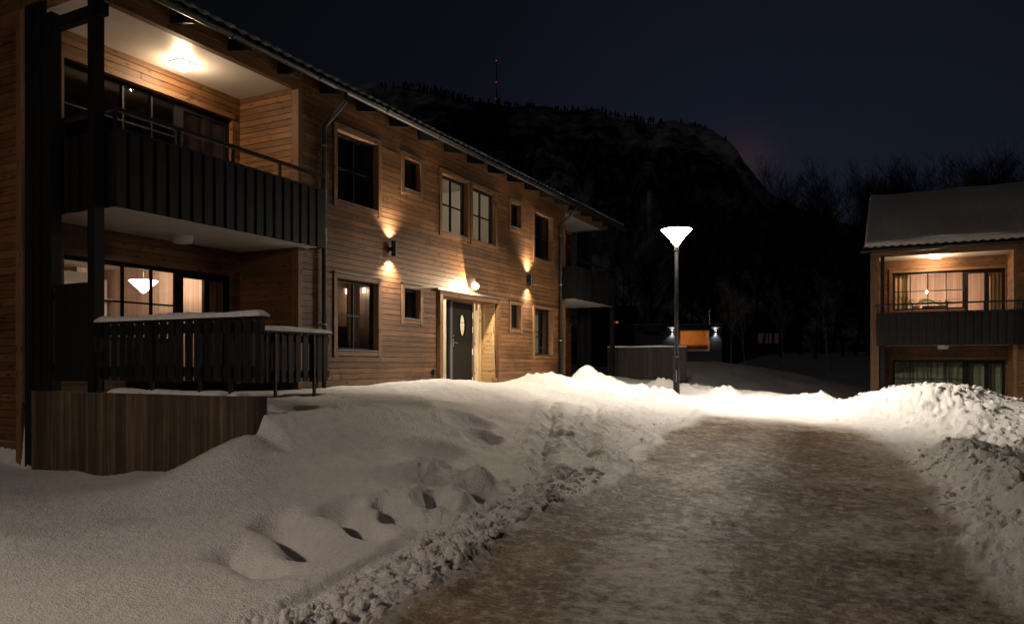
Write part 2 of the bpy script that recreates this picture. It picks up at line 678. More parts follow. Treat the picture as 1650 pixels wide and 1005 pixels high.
def tps_fit(P):
    n = len(P)
    d2 = (P[:, None, 0] - P[None, :, 0]) ** 2 + (P[:, None, 1] - P[None, :, 1]) ** 2
    K = 0.5 * d2 * np.log(d2 + 1e-9)
    K += np.eye(n) * 0.15
    Q = np.column_stack([np.ones(n), P[:, 0], P[:, 1]])
    A = np.block([[K, Q], [Q.T, np.zeros((3, 3))]])
    return np.linalg.solve(A, np.concatenate([P[:, 2], np.zeros(3)]))


TPS = tps_fit(CP)


def tps(r, f):
    h = TPS[-3] + TPS[-2] * r + TPS[-1] * f
    for i in range(len(CP)):
        d2 = (r - CP[i, 0]) ** 2 + (f - CP[i, 1]) ** 2
        h = h + TPS[i] * 0.5 * d2 * np.log(d2 + 1e-9)
    return h


def seg_dist(r, f, pts):
    """Distance to a polyline, and the parameter 0..1 along it."""
    best = np.full_like(r, 1e9)
    par = np.zeros_like(r)
    side = np.zeros_like(r)
    n = len(pts) - 1
    for i in range(n):
        (x0, y0), (x1, y1) = pts[i], pts[i + 1]
        dx, dy = x1 - x0, y1 - y0
        t = np.clip(((r - x0) * dx + (f - y0) * dy) / (dx * dx + dy * dy), 0, 1)
        ex, ey = r - x0 - t * dx, f - y0 - t * dy
        d = np.sqrt(ex * ex + ey * ey)
        m = d < best
        best = np.where(m, d, best)
        par = np.where(m, (i + t) / n, par)
        side = np.where(m, np.sign(dx * ey - dy * ex), side)   # +1 left of the line
    return best, par, side


def interp_par(par, vals):
    return np.interp(par, np.linspace(0, 1, len(vals)), vals)


EDGE_L = [(-2.6, 2.6), (-0.95, 4.45), (-0.15, 6.5), (0.95, 8.6), (1.6, 10.2), (2.4, 12.2), (3.3, 14.2), (3.9, 15.8)]
EDGE_R = [(3.3, 2.0), (3.3, 4.5), (3.75, 5.8), (4.35, 7.0), (5.0, 8.6), (5.5, 10.1), (6.0, 11.6), (6.4, 13.2), (6.7, 15.0), (6.5, 17.0)]
BANK = [(4.2, 2.0), (4.2, 4.6), (4.42, 5.9), (5.3, 7.8), (5.85, 9.2), (6.2, 10.3)]
BANK_H = [-1.30, -1.29, -1.27, -1.13, -1.05, -0.98]
PILE = [(6.6, 17.6), (7.24, 17.2), (7.95, 16.6), (8.33, 16.0), (8.6, 15.3), (8.88, 14.5), (8.91, 13.8), (8.75, 12.8), (8.3, 11.6), (7.6, 10.6)]
PILE_H = [-1.0, -0.95, -0.66, -0.47, -0.39, -0.49, -0.68, -0.95, -1.16, -1.22]
TRACKS = [[(0.25, 8.0), (0.42, 9.6), (0.62, 12.2), (0.85, 15.4)], [(0.95, 9.2), (1.15, 11.0), (1.45, 13.0), (1.75, 15.5)]]
TROUGHS = [((-2.3, 6.75), (-1.3, 5.55), 0.17, 0.36), ((-1.72, 6.95), (-0.85, 5.95), 0.16, 0.28), ((-2.45, 6.0), (-1.65, 5.15), 0.14, 0.22),
           ((-1.25, 7.1), (-0.45, 6.35), 0.15, 0.16), ((-0.80, 7.35), (-0.2, 6.9), 0.13, 0.15)]
DENTS = [(650, 655, 10.9, .35, .12), (755, 668, 10.9, .33, .16), (778, 690, 10.0, .24, .15), (690, 728, 8.9, .38, .13),
         (640, 832, 6.6, .16, .13), (700, 812, 7.0, .18, .16), (690, 838, 6.5, .16, .10), (770, 800, 7.3, .22, .14), (120, 778, 9.0, .5, .08), (455, 668, 9.4, .35, .16),
         (560, 770, 7.6, .35, .05)]
LUMPS = [(690, 768, 7.9, .42, .13), (770, 772, 7.75, .19, .13), (745, 800, 7.2, .18, .08), (655, 800, 7.1, .25, .07), (1050, 640, 17.4, .8, .20), (1000, 648, 16.6, .6, .10), (940, 608, 21.5, .35, .20), (965, 612, 21.5, .55, .17),
         (1065, 618, 23.0, .7, .28), (1170, 630, 21.0, .45, .22), (1120, 625, 22, .8, .15), (880, 618, 18.5, .8, .15), (1320, 640, 19.0, .7, .26), (1290, 646, 19.0, .6, .16)]


def ground(X, Y, detail=True):
    """Height of the ground and how dirty it is, at world X, Y (arrays)."""
    r, f = X * CT + Y * ST, -X * ST + Y * CT
    h = tps(r, f)
    h = np.clip(h, -6, 8)
    dist = np.sqrt(r * r + f * f)
    # the raised terrace behind the retaining wall
    w = sstep(6.06, 6.2, Y) * sstep(-5.6, -6.45, X) * (1 - sstep(9.0, 11.5, Y))
    h = h * (1 - w) + (-0.56) * w
    w = sstep(-10.2, -10.9, X) * sstep(6.06, 6.2, Y)
    h = np.where(w > 0, h * (1 - w) - 0.62 * w, h)
    dl, pl, sl = seg_dist(r, f, EDGE_L)
    dr, pr, sr = seg_dist(r, f, EDGE_R)
    db, pb, sb = seg_dist(r, f, BANK)
    dp, pp, sp = seg_dist(r, f, PILE)
    wob = fbm(X * 1.1, Y * 1.1, 4, 3) * 0.55
    inL = np.where(sl < 0, dl, -dl)          # positive: on the road side of the left edge
    inR = np.where(sr > 0, dr, -dr)
    road = np.minimum(inL, inR) + wob * 0.4
    rd = sstep(-0.10, 0.30, road) * sstep(-3, 1, f) * (1 - sstep(14.5, 19.0, f + wob * 3))
    yard = sstep(3.0, 0.0, np.abs(r - 4.2) - 3.2) * sstep(15, 18, f) * (1 - sstep(24, 28, f))
    dirt = np.clip(rd * (0.98 - 0.85 * sstep(12.0, 16.5, f + wob * 2.5)), 0, 1)
    dirt = np.maximum(dirt, 0.16 * yard)
    smooth = 1 - sstep(60, 90, dist)
    lane = np.exp(-((inL - 0.55) / 0.55) ** 2) + 0.8 * np.exp(-((inL - 2.3) / 0.5) ** 2)
    dirt = dirt * np.where(rd > .5, 0.88 + 0.20 * np.clip(lane, 0, 1) + 0.22 * fbm(X * 0.8, Y * 0.8, 3, 27), 1)
    dirt = np.clip(dirt, 0, 1)
    if not detail:
        return h, dirt
    # drifted snow: broad, soft undulations
    soft = (1 - rd)
    h = h + soft * smooth * (0.10 * fbm(X * 0.42, Y * 0.42, 3, 5) + 0.035 * fbm(X * 1.7, Y * 1.7, 3, 9))
    # road: shallow ruts and rough ice
    h = h + rd * (-0.02 * np.clip(lane, 0, 1) + 0.03 * fbm(X * 0.8, Y * 0.8, 3, 21) + 0.012 * fbm(X * 6 + Y * 2, Y * 6 - X * 2, 4, 23, 0.65) - 0.03)
    # crumbly berm along the left edge of the road
    fade = (1 - sstep(0.55, 1.0, pl))
    berm = np.exp(-((dl - 0.12) / 0.34) ** 2) * (sl >= 0) + np.exp(-(dl / 0.22) ** 2) * (sl < 0)
    rough = 0.35 + 0.65 * sstep(-0.2, 0.25, fbm(X * 1.3, Y * 1.3, 3, 31))
    amp = (1.0 - 0.85 * sstep(0.1, 0.62, pl))
    h = h + amp * berm * (0.035 + rough * (0.06 * clods(X * 3.6, Y * 3.6, 41, .45) + 0.065 * clods(X * 8, Y * 8, 45, .6) + 0.06 * clods(X * 17, Y * 17, 49, .8)))
    # the plough's cut edge of the drift
    h = h + 0.07 * sstep(0.46, 0.56, dl + 0.25 * wob) * np.exp(-np.clip(dl - .5, 0, 9) / 0.9) * (sl >= 0) * (1 - sstep(0.28, 0.5, pl))
    # rough trampled strip between the berm and the smooth drift, further up
    st = np.exp(-((dl - 0.9) / 0.65) ** 2) * (sl >= 0) * sstep(0.35, 0.6, pl)
    h = h + st * (0.05 * fbm(X * 3.1, Y * 3.1, 4, 51) + 0.035 * clods(X * 6, Y * 6, 55, .4) + 0.03 * clods(X * 13, Y * 13, 57, .5))
    for T in TRACKS:
        dt, pt, sd = seg_dist(r, f, T)
        e = sstep(0, 0.12, pt) * (1 - sstep(0.85, 1, pt))
        h = h + e * (-0.08 * np.exp(-(dt / 0.10) ** 2) + 0.03 * np.exp(-((dt - 0.22) / 0.08) ** 2) + np.exp(-(dt / 0.2) ** 2) * 0.07 * clods(X * 8, Y * 8, 61, .6))
    for (p0, p1, wd, dep) in TROUGHS:
        dt, pt, sd = seg_dist(r + 0.22 * fbm(X * 1.3, Y * 1.3, 3, 63), f + 0.22 * fbm(X * 1.3, Y * 1.3, 3, 65), [p0, p1])
        e = sstep(0.0, 0.18, pt) * (1 - sstep(0.6, 1, pt))
        h = h - e * dep * np.exp(-(np.abs(dt) / wd) ** 2.0) * (1 + 0.35 * fbm(X * 3, Y * 3, 3, 67))
    for (x, y, d, rad, dep) in DENTS:
        cr = (x - 825) / 1200 * d
        q = ((r - cr) ** 2 + ((f - d) * 0.75) ** 2) / rad ** 2
        dep = dep * .68
        h = h - dep * np.exp(-q ** 1.7) + 0.25 * dep * np.exp(-(np.sqrt(q) - 1.25) ** 2 / 0.12)
    for (x, y, d, rad, hh) in LUMPS:
        cr = (x - 825) / 1200 * d
        q = ((r - cr) ** 2 + (f - d) ** 2) / rad ** 2
        g = 1 / (1 + q) ** 2 * np.exp(-q * .35) if hh > .25 else np.exp(-q ** 1.5)
        h = h + hh * g * (1 + 0.5 * fbm(X * 3.1, Y * 3.1, 4, 71)) + g * min(hh, .2) * 0.35 * (clods(X * 5, Y * 5, 73, .6) + 0.7 * clods(X * 11, Y * 11, 77, .7))
    # ploughed bank on the right of the road
    hb = interp_par(pb, BANK_H)
    end = np.where(pb > 0.999, 1 - sstep(0.2, 1.0, db), 1)
    wid = np.where(sb > 0, 0.46, 0.9)
    g = np.exp(-(db / wid) ** 2) * end
    h = h + (hb - h) * g + g * 0.10 * fbm(X * 1.6, Y * 1.6, 3, 81)
    cl = 0.09 * clods(X * 2.2, Y * 2.2, 83, .5) + 0.05 * clods(X * 6, Y * 6, 87, .55) + 0.045 * clods(X * 13, Y * 13, 89, .6) + 0.03 * clods(X * 26, Y * 26, 90, .6)
    h = h + np.sqrt(np.clip(g, 0, 1)) * (cl * np.where(sb > 0, 0.8, 0.4) - .03) + g * (sb < 0) * 0.09 * fbm(r * 9, f * 2.2, 3, 91)
    # big pile
    hp = interp_par(pp, PILE_H)
    wid = np.where(sp > 0, 2.0, 1.25)
    g2 = np.exp(-(dp / wid) ** 2)
    h = h + (hp - h) * g2 + g2 * 0.10 * fbm(X * 1.1, Y * 1.1, 3, 95)
    lump = 0.10 + 0.8 * sstep(-0.10, 0.35, fbm(X * 0.9, Y * 0.9, 3, 99))
    cl2 = 0.045 * clods(X * 4.4, Y * 4.4, 101, .35) + 0.05 * clods(X * 9, Y * 9, 103, .5) + 0.045 * clods(X * 18, Y * 18, 105, .6)
    h = h + (cl2 * lump + 0.035 * fbm(X * 3.1, Y * 3.1, 5, 107)) * np.clip(g2 * 1.5, 0, 1) - .03 * g2
    dirt = np.maximum(dirt * (1 - np.clip(g2 * 1.8, 0, 1)), 0)
    dirt = dirt * (1 - 0.75 * np.clip(g * 1.6, 0, 1)) + 0.20 * np.clip(g * 1.4, 0, 1)
    dirt = np.maximum(dirt, 0.25 * np.clip(berm, 0, 1) * (sl < 0))
    # fine crust everywhere near
    near = 1 - sstep(12, 26, dist)
    h = h + soft * near * 0.010 * fbm(X * 14, Y * 14, 3, 111)
    far = sstep(9, 20, f) * (1 - sstep(40, 60, f)) * soft * sstep(-9.4, -8.0, X)
    h = h + far * (0.10 * fbm(X * 1.2, Y * 1.2, 4, 115))
    return h, dirt


def ground_mesh():
    dense = np.linspace(-R(46), R(46), 760)
    back = np.linspace(R(46), R(314), 110)[1:-1]
    ang = np.concatenate([dense, back])
    na = len(ang)
    rad = [0.6]
    while rad[-1] < 420:
        x = rad[-1]
        rad.append(x * (1.0 + (0.0062 if 3 < x < 30 else 0.012 if x < 60 else 0.05)))
    rad = np.array(rad)
    nr = len(rad)
    A, D = np.meshgrid(ang, rad)
    rr, ff = D * np.sin(A), D * np.cos(A)
    X, Y = rr * CT - ff * ST, rr * ST + ff * CT
    h, dirt = ground(X.ravel(), Y.ravel())
    co = np.column_stack([X.ravel(), Y.ravel(), h])
    i = np.arange(nr - 1)[:, None] * na
    j = np.arange(na)[None, :]
    j2 = (j + 1) % na
    F = np.stack([i + j, i + j2, i + na + j2, i + na + j], axis=-1).reshape(-1, 4)[:, ::-1]
    fd = dirt[F].mean(1)
    isroad = fd > 0.28
    # the patch under the lens is road or snow like its ring; close it with a fan
    for nm, sel, mat in (('snow_ground', ~isroad, 'snow'), ('icy_road', isroad, 'packed_ice')):
        f = F[sel]
        used, inv = np.unique(f.ravel(), return_inverse=True)
        me = bpy.data.meshes.new(nm)
        me.vertices.add(len(used))
        me.vertices.foreach_set('co', co[used].ravel())
        me.loops.add(len(inv))
        me.loops.foreach_set('vertex_index', inv.astype(np.int32))
        me.polygons.add(len(f))
        me.polygons.foreach_set('loop_start', np.arange(len(f), dtype=np.int32) * 4)
        me.polygons.foreach_set('loop_total', np.full(len(f), 4, dtype=np.int32))
        me.polygons.foreach_set('use_smooth', np.ones(len(f), dtype=bool))
        me.update(calc_edges=True)
        at = me.attributes.new('dirt', 'FLOAT', 'POINT')
        at.data.foreach_set('value', dirt[used].astype(np.float32))
        me.materials.append(MATS[mat])
        o = bpy.data.objects.new(nm, me)
        COL.objects.link(o)
        o['kind'] = 'structure'


ground_mesh()


def gz(X, Y):
    return float(ground(np.array([float(X)]), np.array([float(Y)]))[0][0])


# ------------------------------------------------------------------ mountain
def mountain():
    sk = [(-600, 300), (200, 215), (420, 170), (540, 140), (600, 132), (660, 130), (720, 142), (760, 155), (830, 164), (900, 168), (960, 172),
          (1040, 187), (1100, 195), (1125, 193), (1150, 203), (1170, 220), (1190, 243), (1210, 268), (1240, 300), (1300, 335), (1400, 370), (1650, 400), (2400, 440)]
    xs = np.linspace(-600, 2300, 520)
    top = np.interp(xs, [p[0] for p in sk], [p[1] for p in sk])
    top = top + 3.5 * fbm(xs * 0.06, xs * 0 + 3, 4, 5)
    nd = 110
    co = []
    for k in range(nd):
        t = k / (nd - 1)
        # a gentle apron, a steep cliff, then a rounded back
        dep = 480 + 620 * t
        hh = np.interp(t, [0, .25, .45, .60, .66, .80, 1.0], [0, .14, .36, .84, 1.0, .97, .80])
        u = (xs - 825) / 1200
        Rdep = 480 + 620 * .66
        Hm = (585 - top) / 1200 * Rdep
        nz = fbm(xs * 0.03, np.full_like(xs, t * 14), 5, 31, .6) * (45 * math.sin(math.pi * min(1, t * 1.5)) if t < .64 else 6)
        dd = dep + fbm(xs * 0.022, np.full_like(xs, t * 6), 4, 37) * 120 * (1 if t < .6 else .2)
        z = Hm * hh + nz * .35 - 4
        r, f = u * dd, dd
        co.append(np.column_stack([r * CT - f * ST, r * ST + f * CT, z]))
    co = np.concatenate(co)
    n = len(xs)
    F = [(a * n + b, a * n + b + 1, (a + 1) * n + b + 1, (a + 1) * n + b) for a in range(nd - 1) for b in range(n - 1)]
    me = bpy.data.meshes.new('mountain')
    me.from_pydata(co.tolist(), [], F)
    me.materials.append(MATS['mountain_rock'])
    o = bpy.data.objects.new('mountain', me)
    COL.objects.link(o)
    o['kind'] = 'structure'
    # sparse spruces along the skyline
    m = MB()
    rng = random.Random(5)
    for q in range(270):
        x = rng.choice((640, 700, 735, 800, 850, 905, 960, 1020, 1090, 1140)) + rng.gauss(0, 26)
        if not 600 < x < 1180:
            continue
        d = 480 + 620 * rng.uniform(.645, .675)
        Hm = (585 - np.interp(x, [p[0] for p in sk], [p[1] for p in sk])) / 1200 * (480 + 620 * .66)
        b = cam_pt(x, 585, d)
        b.z = Hm - 10
        hh = 3.6 + rng.uniform(.3, 3.4) * rng.uniform(.3, 1.2) + (4 if rng.random() < .03 else 0)
        m.lathe(tuple(b), [(0.3, 0), (.5 + hh * .10, 5), (.3 + hh * .06, 4 + hh * .5), (0.05, hh + 2)], 5)
    o = m.build('ridge_spruces', 'bark')
    o['kind'] = 'stuff'
    t = thing('radio_mast', cam_pt(800, 163, 900), 'thin radio mast with red lights on the mountain ridge', 'mast')
    b = Vector(t['_org'])
    m = MB()
    for k in range(3):
        a = k * 2.094
        m.bar(tuple(b + Vector((math.cos(a) * .7, math.sin(a) * .7, -6))), tuple(b + Vector((math.cos(a) * .25, math.sin(a) * .25, 49))), .22)
    for k in range(22):
        z = -4 + k * 2.4
        for q in range(3):
            a, a2 = q * 2.094, (q + 1) * 2.094
            m.bar(tuple(b + Vector((math.cos(a) * .5, math.sin(a) * .5, z))), tuple(b + Vector((math.cos(a2) * .5, math.sin(a2) * .5, z + 2.2))), .12)
    m.build('lattice', 'black_metal', t)
    for z in (48, 22, 2):
        MB().lathe(tuple(b + Vector((0, -.6, z))), [(.1, 0), (.55, .3), (.55, .9), (.1, 1.2)], 10).build('warning_light', 'red_glow', t)


mountain()


# ------------------------------------------------------------------ the houses
FLOOR = -0.50
F1 = Frame((-9.5, 0, 0), (0, 1, 0), (1, 0, 0))                 # long house: a = world Y, o = 0 on the facade
CY = 16.11
F1M = Frame((-9.5, 2 * CY, 0), (0, -1, 0), (1, 0, 0))          # its far half, mirrored
F2 = Frame((-0.715 - 6.1, 26.6, -1.5), (1, 0, 0), (0, -1, 0))  # second house, turned a quarter
A0, A1 = 6.1, 10.08          # corner loggia along the front
BO = -1.43                   # its back wall
PITCH = 0.112


def spans(a0, a1, z0, z1, holes):
    out = [(a0, a1)]
    for (h0, h1, g0, g1) in holes:
        if g1 <= z0 + 1e-4 or g0 >= z1 - 1e-4:
            continue
        nxt = []
        for (s0, s1) in out:
            if h1 <= s0 or h0 >= s1:
                nxt.append((s0, s1))
            else:
                if h0 > s0:
                    nxt.append((s0, h0))
                if h1 < s1:
                    nxt.append((h1, s1))
        out = nxt
    return out


def siding(F, along, fixed, a0, a1, z0, z1, holes, name, parent, out=1, thick=0.16, mat='siding', pitch=PITCH, zref=-3.0):
    """A wall of horizontal boards with openings. along 'a': plane o=fixed; along 'o': plane a=fixed. Boards stand on the out side."""
    m = MB(F)
    cuts = sorted({z0, z1, *[h[2] for h in holes if z0 < h[2] < z1], *[h[3] for h in holes if z0 < h[3] < z1]})

    def put(s0, s1, d0, d1, q0, q1, ax):
        if along == 'a':
            m.box(s0, s1, fixed + d0, fixed + d1, q0, q1, 0)
        else:
            m.box(fixed + d0, fixed + d1, s0, s1, q0, q1, 1)
    for q0, q1 in zip(cuts[:-1], cuts[1:]):                     # solid wall behind
        for s0, s1 in spans(a0, a1, q0, q1, holes):
            put(s0, s1, -out * thick, -out * 0.012, q0, q1, None)
    k0 = math.floor((z0 - zref) / pitch)
    k1 = math.ceil((z1 - zref) / pitch)
    rng = random.Random(int(a0 * 100) + int(fixed * 10))
    for k in range(k0, k1):
        b0, b1 = max(z0, zref + k * pitch), min(z1, zref + (k + 1) * pitch - 0.010)
        if b1 - b0 < 0.01:
            continue
        cc = [b0, *[c for c in cuts if b0 + .004 < c < b1 - .004], b1]
        for q0, q1 in zip(cc[:-1], cc[1:]):
            for s0, s1 in spans(a0, a1, q0, q1, holes):
                p = s0
                first = True
                while p < s1 - 1e-4:
                    e = p + (rng.uniform(0.6, 4.2) if first else rng.uniform(2.4, 4.8))
                    first = False
                    if e > s1 - 0.5:
                        e = s1
                    jit = rng.uniform(0, 0.003)
                    put(p, e - (0.006 if e < s1 else 0), -out * 0.012, out * (0.010 + jit), q0, q1, 0 if along == 'a' else 1)
                    p = e
    return m.build(name, mat, parent)


def room(F, a0, a1, o0, o1, z0, z1, parent, mat, name='interior_room', floor=True):
    """Five sides of a room behind a window (open towards o1)."""
    t = 0.05
    m = MB(F)
    m.box(a0, a1, o0 - t, o0, z0, z1)
    m.box(a0 - t, a0, o0 - t, o1, z0, z1)
    m.box(a1, a1 + t, o0 - t, o1, z0, z1)
    m.box(a0 - t, a1 + t, o0 - t, o1, z1, z1 + t)
    m.box(a0 - t, a1 + t, o0 - t, o1, z0 - t, z0)
    return m.build(name, mat, parent)


def window(F, a0, a1, z0, z1, parent, cols=2, rows=2, label=None, lit=None):
    """Outer trim size a0..a1, z0..z1. Black frame set back in a boxed opening."""
    tw = 0.095
    ia0, ia1, iz0, iz1 = a0 + tw, a1 - tw, z0 + tw, z1 - tw
    rec = -0.10
    fr = 0.055
    m = MB(F)
    for (x0, x1, y0, y1) in ((ia0, ia0 + fr, iz0, iz1), (ia1 - fr, ia1, iz0, iz1), (ia0 + fr, ia1 - fr, iz0, iz0 + fr), (ia0 + fr, ia1 - fr, iz1 - fr, iz1)):
        m.box(x0, x1, rec - .06, rec, y0, y1)
    for c in range(1, cols):
        x = ia0 + (ia1 - ia0) * c / cols
        m.box(x - .016, x + .016, rec - .045, rec + .006, iz0 + fr, iz1 - fr)
    for q in range(1, rows):
        y = iz0 + (iz1 - iz0) * (0.5 if rows == 2 else q / rows)
        xs = [ia0 + fr] + [ia0 + (ia1 - ia0) * c / cols for c in range(1, cols)] + [ia1 - fr]
        for i in range(len(xs) - 1):
            m.box(xs[i] + (.016 if i else 0), xs[i + 1] - (.016 if i < len(xs) - 2 else 0), rec - .045, rec + .003, y - .013, y + .013)
    w = m.build('window', 'window_frame', parent)
    if label:
        w['label'] = label
    MB(F).box(ia0 + fr, ia1 - fr, rec - .034, rec - .030, iz0 + fr, iz1 - fr).build('pane', 'glass', w)
    m = MB(F)
    m.box(a0, a0 + tw, .014, .042, z0 - .03, z1)
    m.box(a1 - tw, a1, .014, .042, z0 - .03, z1)
    m.box(a0 + tw, a1 - tw, .014, .038, z1 - tw, z1 - .004)
    m.box(a0 + tw, a1 - tw, .014, .036, z0, z0 + tw - .02)
    # reveal boards
    m.box(ia0 - .018, ia0, rec - .05, .0135, iz0, iz1)
    m.box(ia1, ia1 + .018, rec - .05, .0135, iz0, iz1)
    m.box(ia0 - .018, ia1 + .018, rec - .05, .0135, iz1, iz1 + .018)
    m.box(ia0 - .018, ia1 + .018, rec - .05, .0135, iz0 - .018, iz0)
    m.build('trim', 'trim', w)
    m = MB(F)
    m.box(a0 - .02, a1 + .02, .011, .075, z1, z1 + .016)                # drip board over the window
    m.build('drip_cap', 'black_metal', w)
    m = MB(F)
    m.box(ia0 + .002, ia1 - .002, rec + .003, .050, iz0 + .002, iz0 + .012)
    m.build('sill', 'grey_metal', w)
    return w


def hole_of(a0, a1, z0, z1):
    t = .095 - .018
    return (a0 + t, a1 - t, z0 + t, z1 - t)


def folds(F, a0, a1, o, z0, z1, name, mat, parent, n=9, amp=.05, seed=0):
    """A hanging curtain with folds."""
    rng = random.Random(seed)
    m = MB(F)
    k = n * 8
    cols = []
    ph = rng.random() * 6
    for i in range(k + 1):
        t = i / k
        a = a0 + (a1 - a0) * t
        d = amp * math.sin(t * n * 2 * math.pi + ph) + amp * .4 * math.sin(t * n * 0.7 * 2 * math.pi + 1)
        cols.append((a, o + d))
    for i in range(k):
        (p, d), (q, e) = cols[i], cols[i + 1]
        m.poly([(p, d, z0), (q, e, z0), (q, e, z1), (p, d, z1)])
    return m.build(name, mat, parent, smooth=True)


def loggia_window(F, z, parent, top=2.06, label=None):
    """Three panes and a glazed door in the loggia's back wall, floor at z."""
    rec = BO - .09
    w0, w1, d0, d1 = 6.73, 8.80, 8.80, 9.90
    zb, zt = z + .86, z + top + .05
    fr = .06
    m = MB(F)
    for (x0, x1, y0, y1) in ((w0, w0 + fr, zb, zt), (w1 - fr, w1, zb, zt), (w0 + fr, w1 - fr, zb, zb + fr), (w0 + fr, w1 - fr, zt - fr, zt)):
        m.box(x0, x1, rec - .06, rec, y0, y1)
    n = 4
    for c in range(1, n):
        x = w0 + (w1 - w0) * c / n
        m.box(x - .015, x + .015, rec - .05, rec + .006, zb + fr, zt - fr)
    ym = zb + (zt - zb) * .5
    xs = [w0 + fr] + [w0 + (w1 - w0) * c / n for c in range(1, n)] + [w1 - fr]
    for i in range(n):
        m.box(xs[i] + (.015 if i else 0), xs[i + 1] - (.015 if i < n - 1 else 0), rec - .05, rec + .003, ym - .013, ym + .013)
    w = m.build('window', 'window_frame', parent)
    if label:
        w['label'] = label
    MB(F).box(w0 + fr, w1 - fr, rec - .034, rec - .030, zb + fr, zt - fr).build('pane', 'glass', w)
    # trim
    m = MB(F)
    m.box(w0 - .10, w0, BO + .014, BO + .045, zb - .1, zt + .10)
    m.box(w0, d1 + .04, BO + .014, BO + .04, zt, zt + .09)
    m.box(w0, w1, BO + .014, BO + .04, zb - .1, zb)
    m.box(w0 - .018, w0 - .001, rec - .05, BO + .0135, zb, zt)
    m.box(w0, d1, rec - .05, BO + .0135, zt + .001, zt + .018)
    m.build('trim', 'trim', w)
    # door beside it: two glazed leaves' worth of frame
    m = MB(F)
    zf = z + .05
    mid = (d0 + d1) / 2 + .05
    for (x0, x1, y0, y1) in ((d0 + .002, d0 + .10, zf, zt), (d1 - .09, d1, zf, zt), (mid - .06, mid + .06, zf, zt)):
        m.box(x0, x1, rec - .06, rec + .004, y0, y1)
    for (x0, x1) in ((d0 + .10, mid - .06), (mid + .06, d1 - .09)):
        m.box(x0, x1, rec - .06, rec + .002, zt - .12, zt)
        m.box(x0, x1, rec - .06, rec + .002, zf, zf + .14)
    d = m.build('balcony_door', 'window_frame', parent)
    m = MB(F)
    m.box(d0 + .10, mid - .06, rec - .034, rec - .030, zf + .14, zt - .12)
    m.box(mid + .06, d1 - .09, rec - .034, rec - .030, zf + .14, zt - .12)
    m.build('pane', 'glass', d)
    return [(w0, w1, zb, zt), (d0, d1, zf, zt)]


def loggia_holes(z, top=2.06):
    return [(6.73, 8.80, z + .86, z + top + .05), (8.80, 9.90, z + .05, z + top + .05)]


UP = 2.40          # upper floor level
SOF = 2.07         # underside of the balcony
CEI = 4.93         # loggia ceiling


def board_panel(m, horiz, f0, a0, a1, z0, z1, out, pitch=.20, wf=.140):
    """Board-on-board vertical cladding: wide front boards over rear boards."""
    n = max(1, round((a1 - a0) / pitch))
    p = (a1 - a0) / n
    for i in range(n):
        x = a0 + i * p
        jz = random.uniform(-.006, .006)
        def b(x0, x1, d0, d1, q0, q1):
            if horiz == 'a':
                m.box(x0, x1, f0 + out * d0, f0 + out * d1, q0, q1, 2)
            else:
                m.box(f0 + out * d0, f0 + out * d1, x0, x1, q0, q1, 2)
        b(x, x + wf, .002, .024, z0 + jz, z1 + jz * .5)
        b(x + wf - .025, x + p + .025, -.012, .001, z0 + .004, z1 - .004)


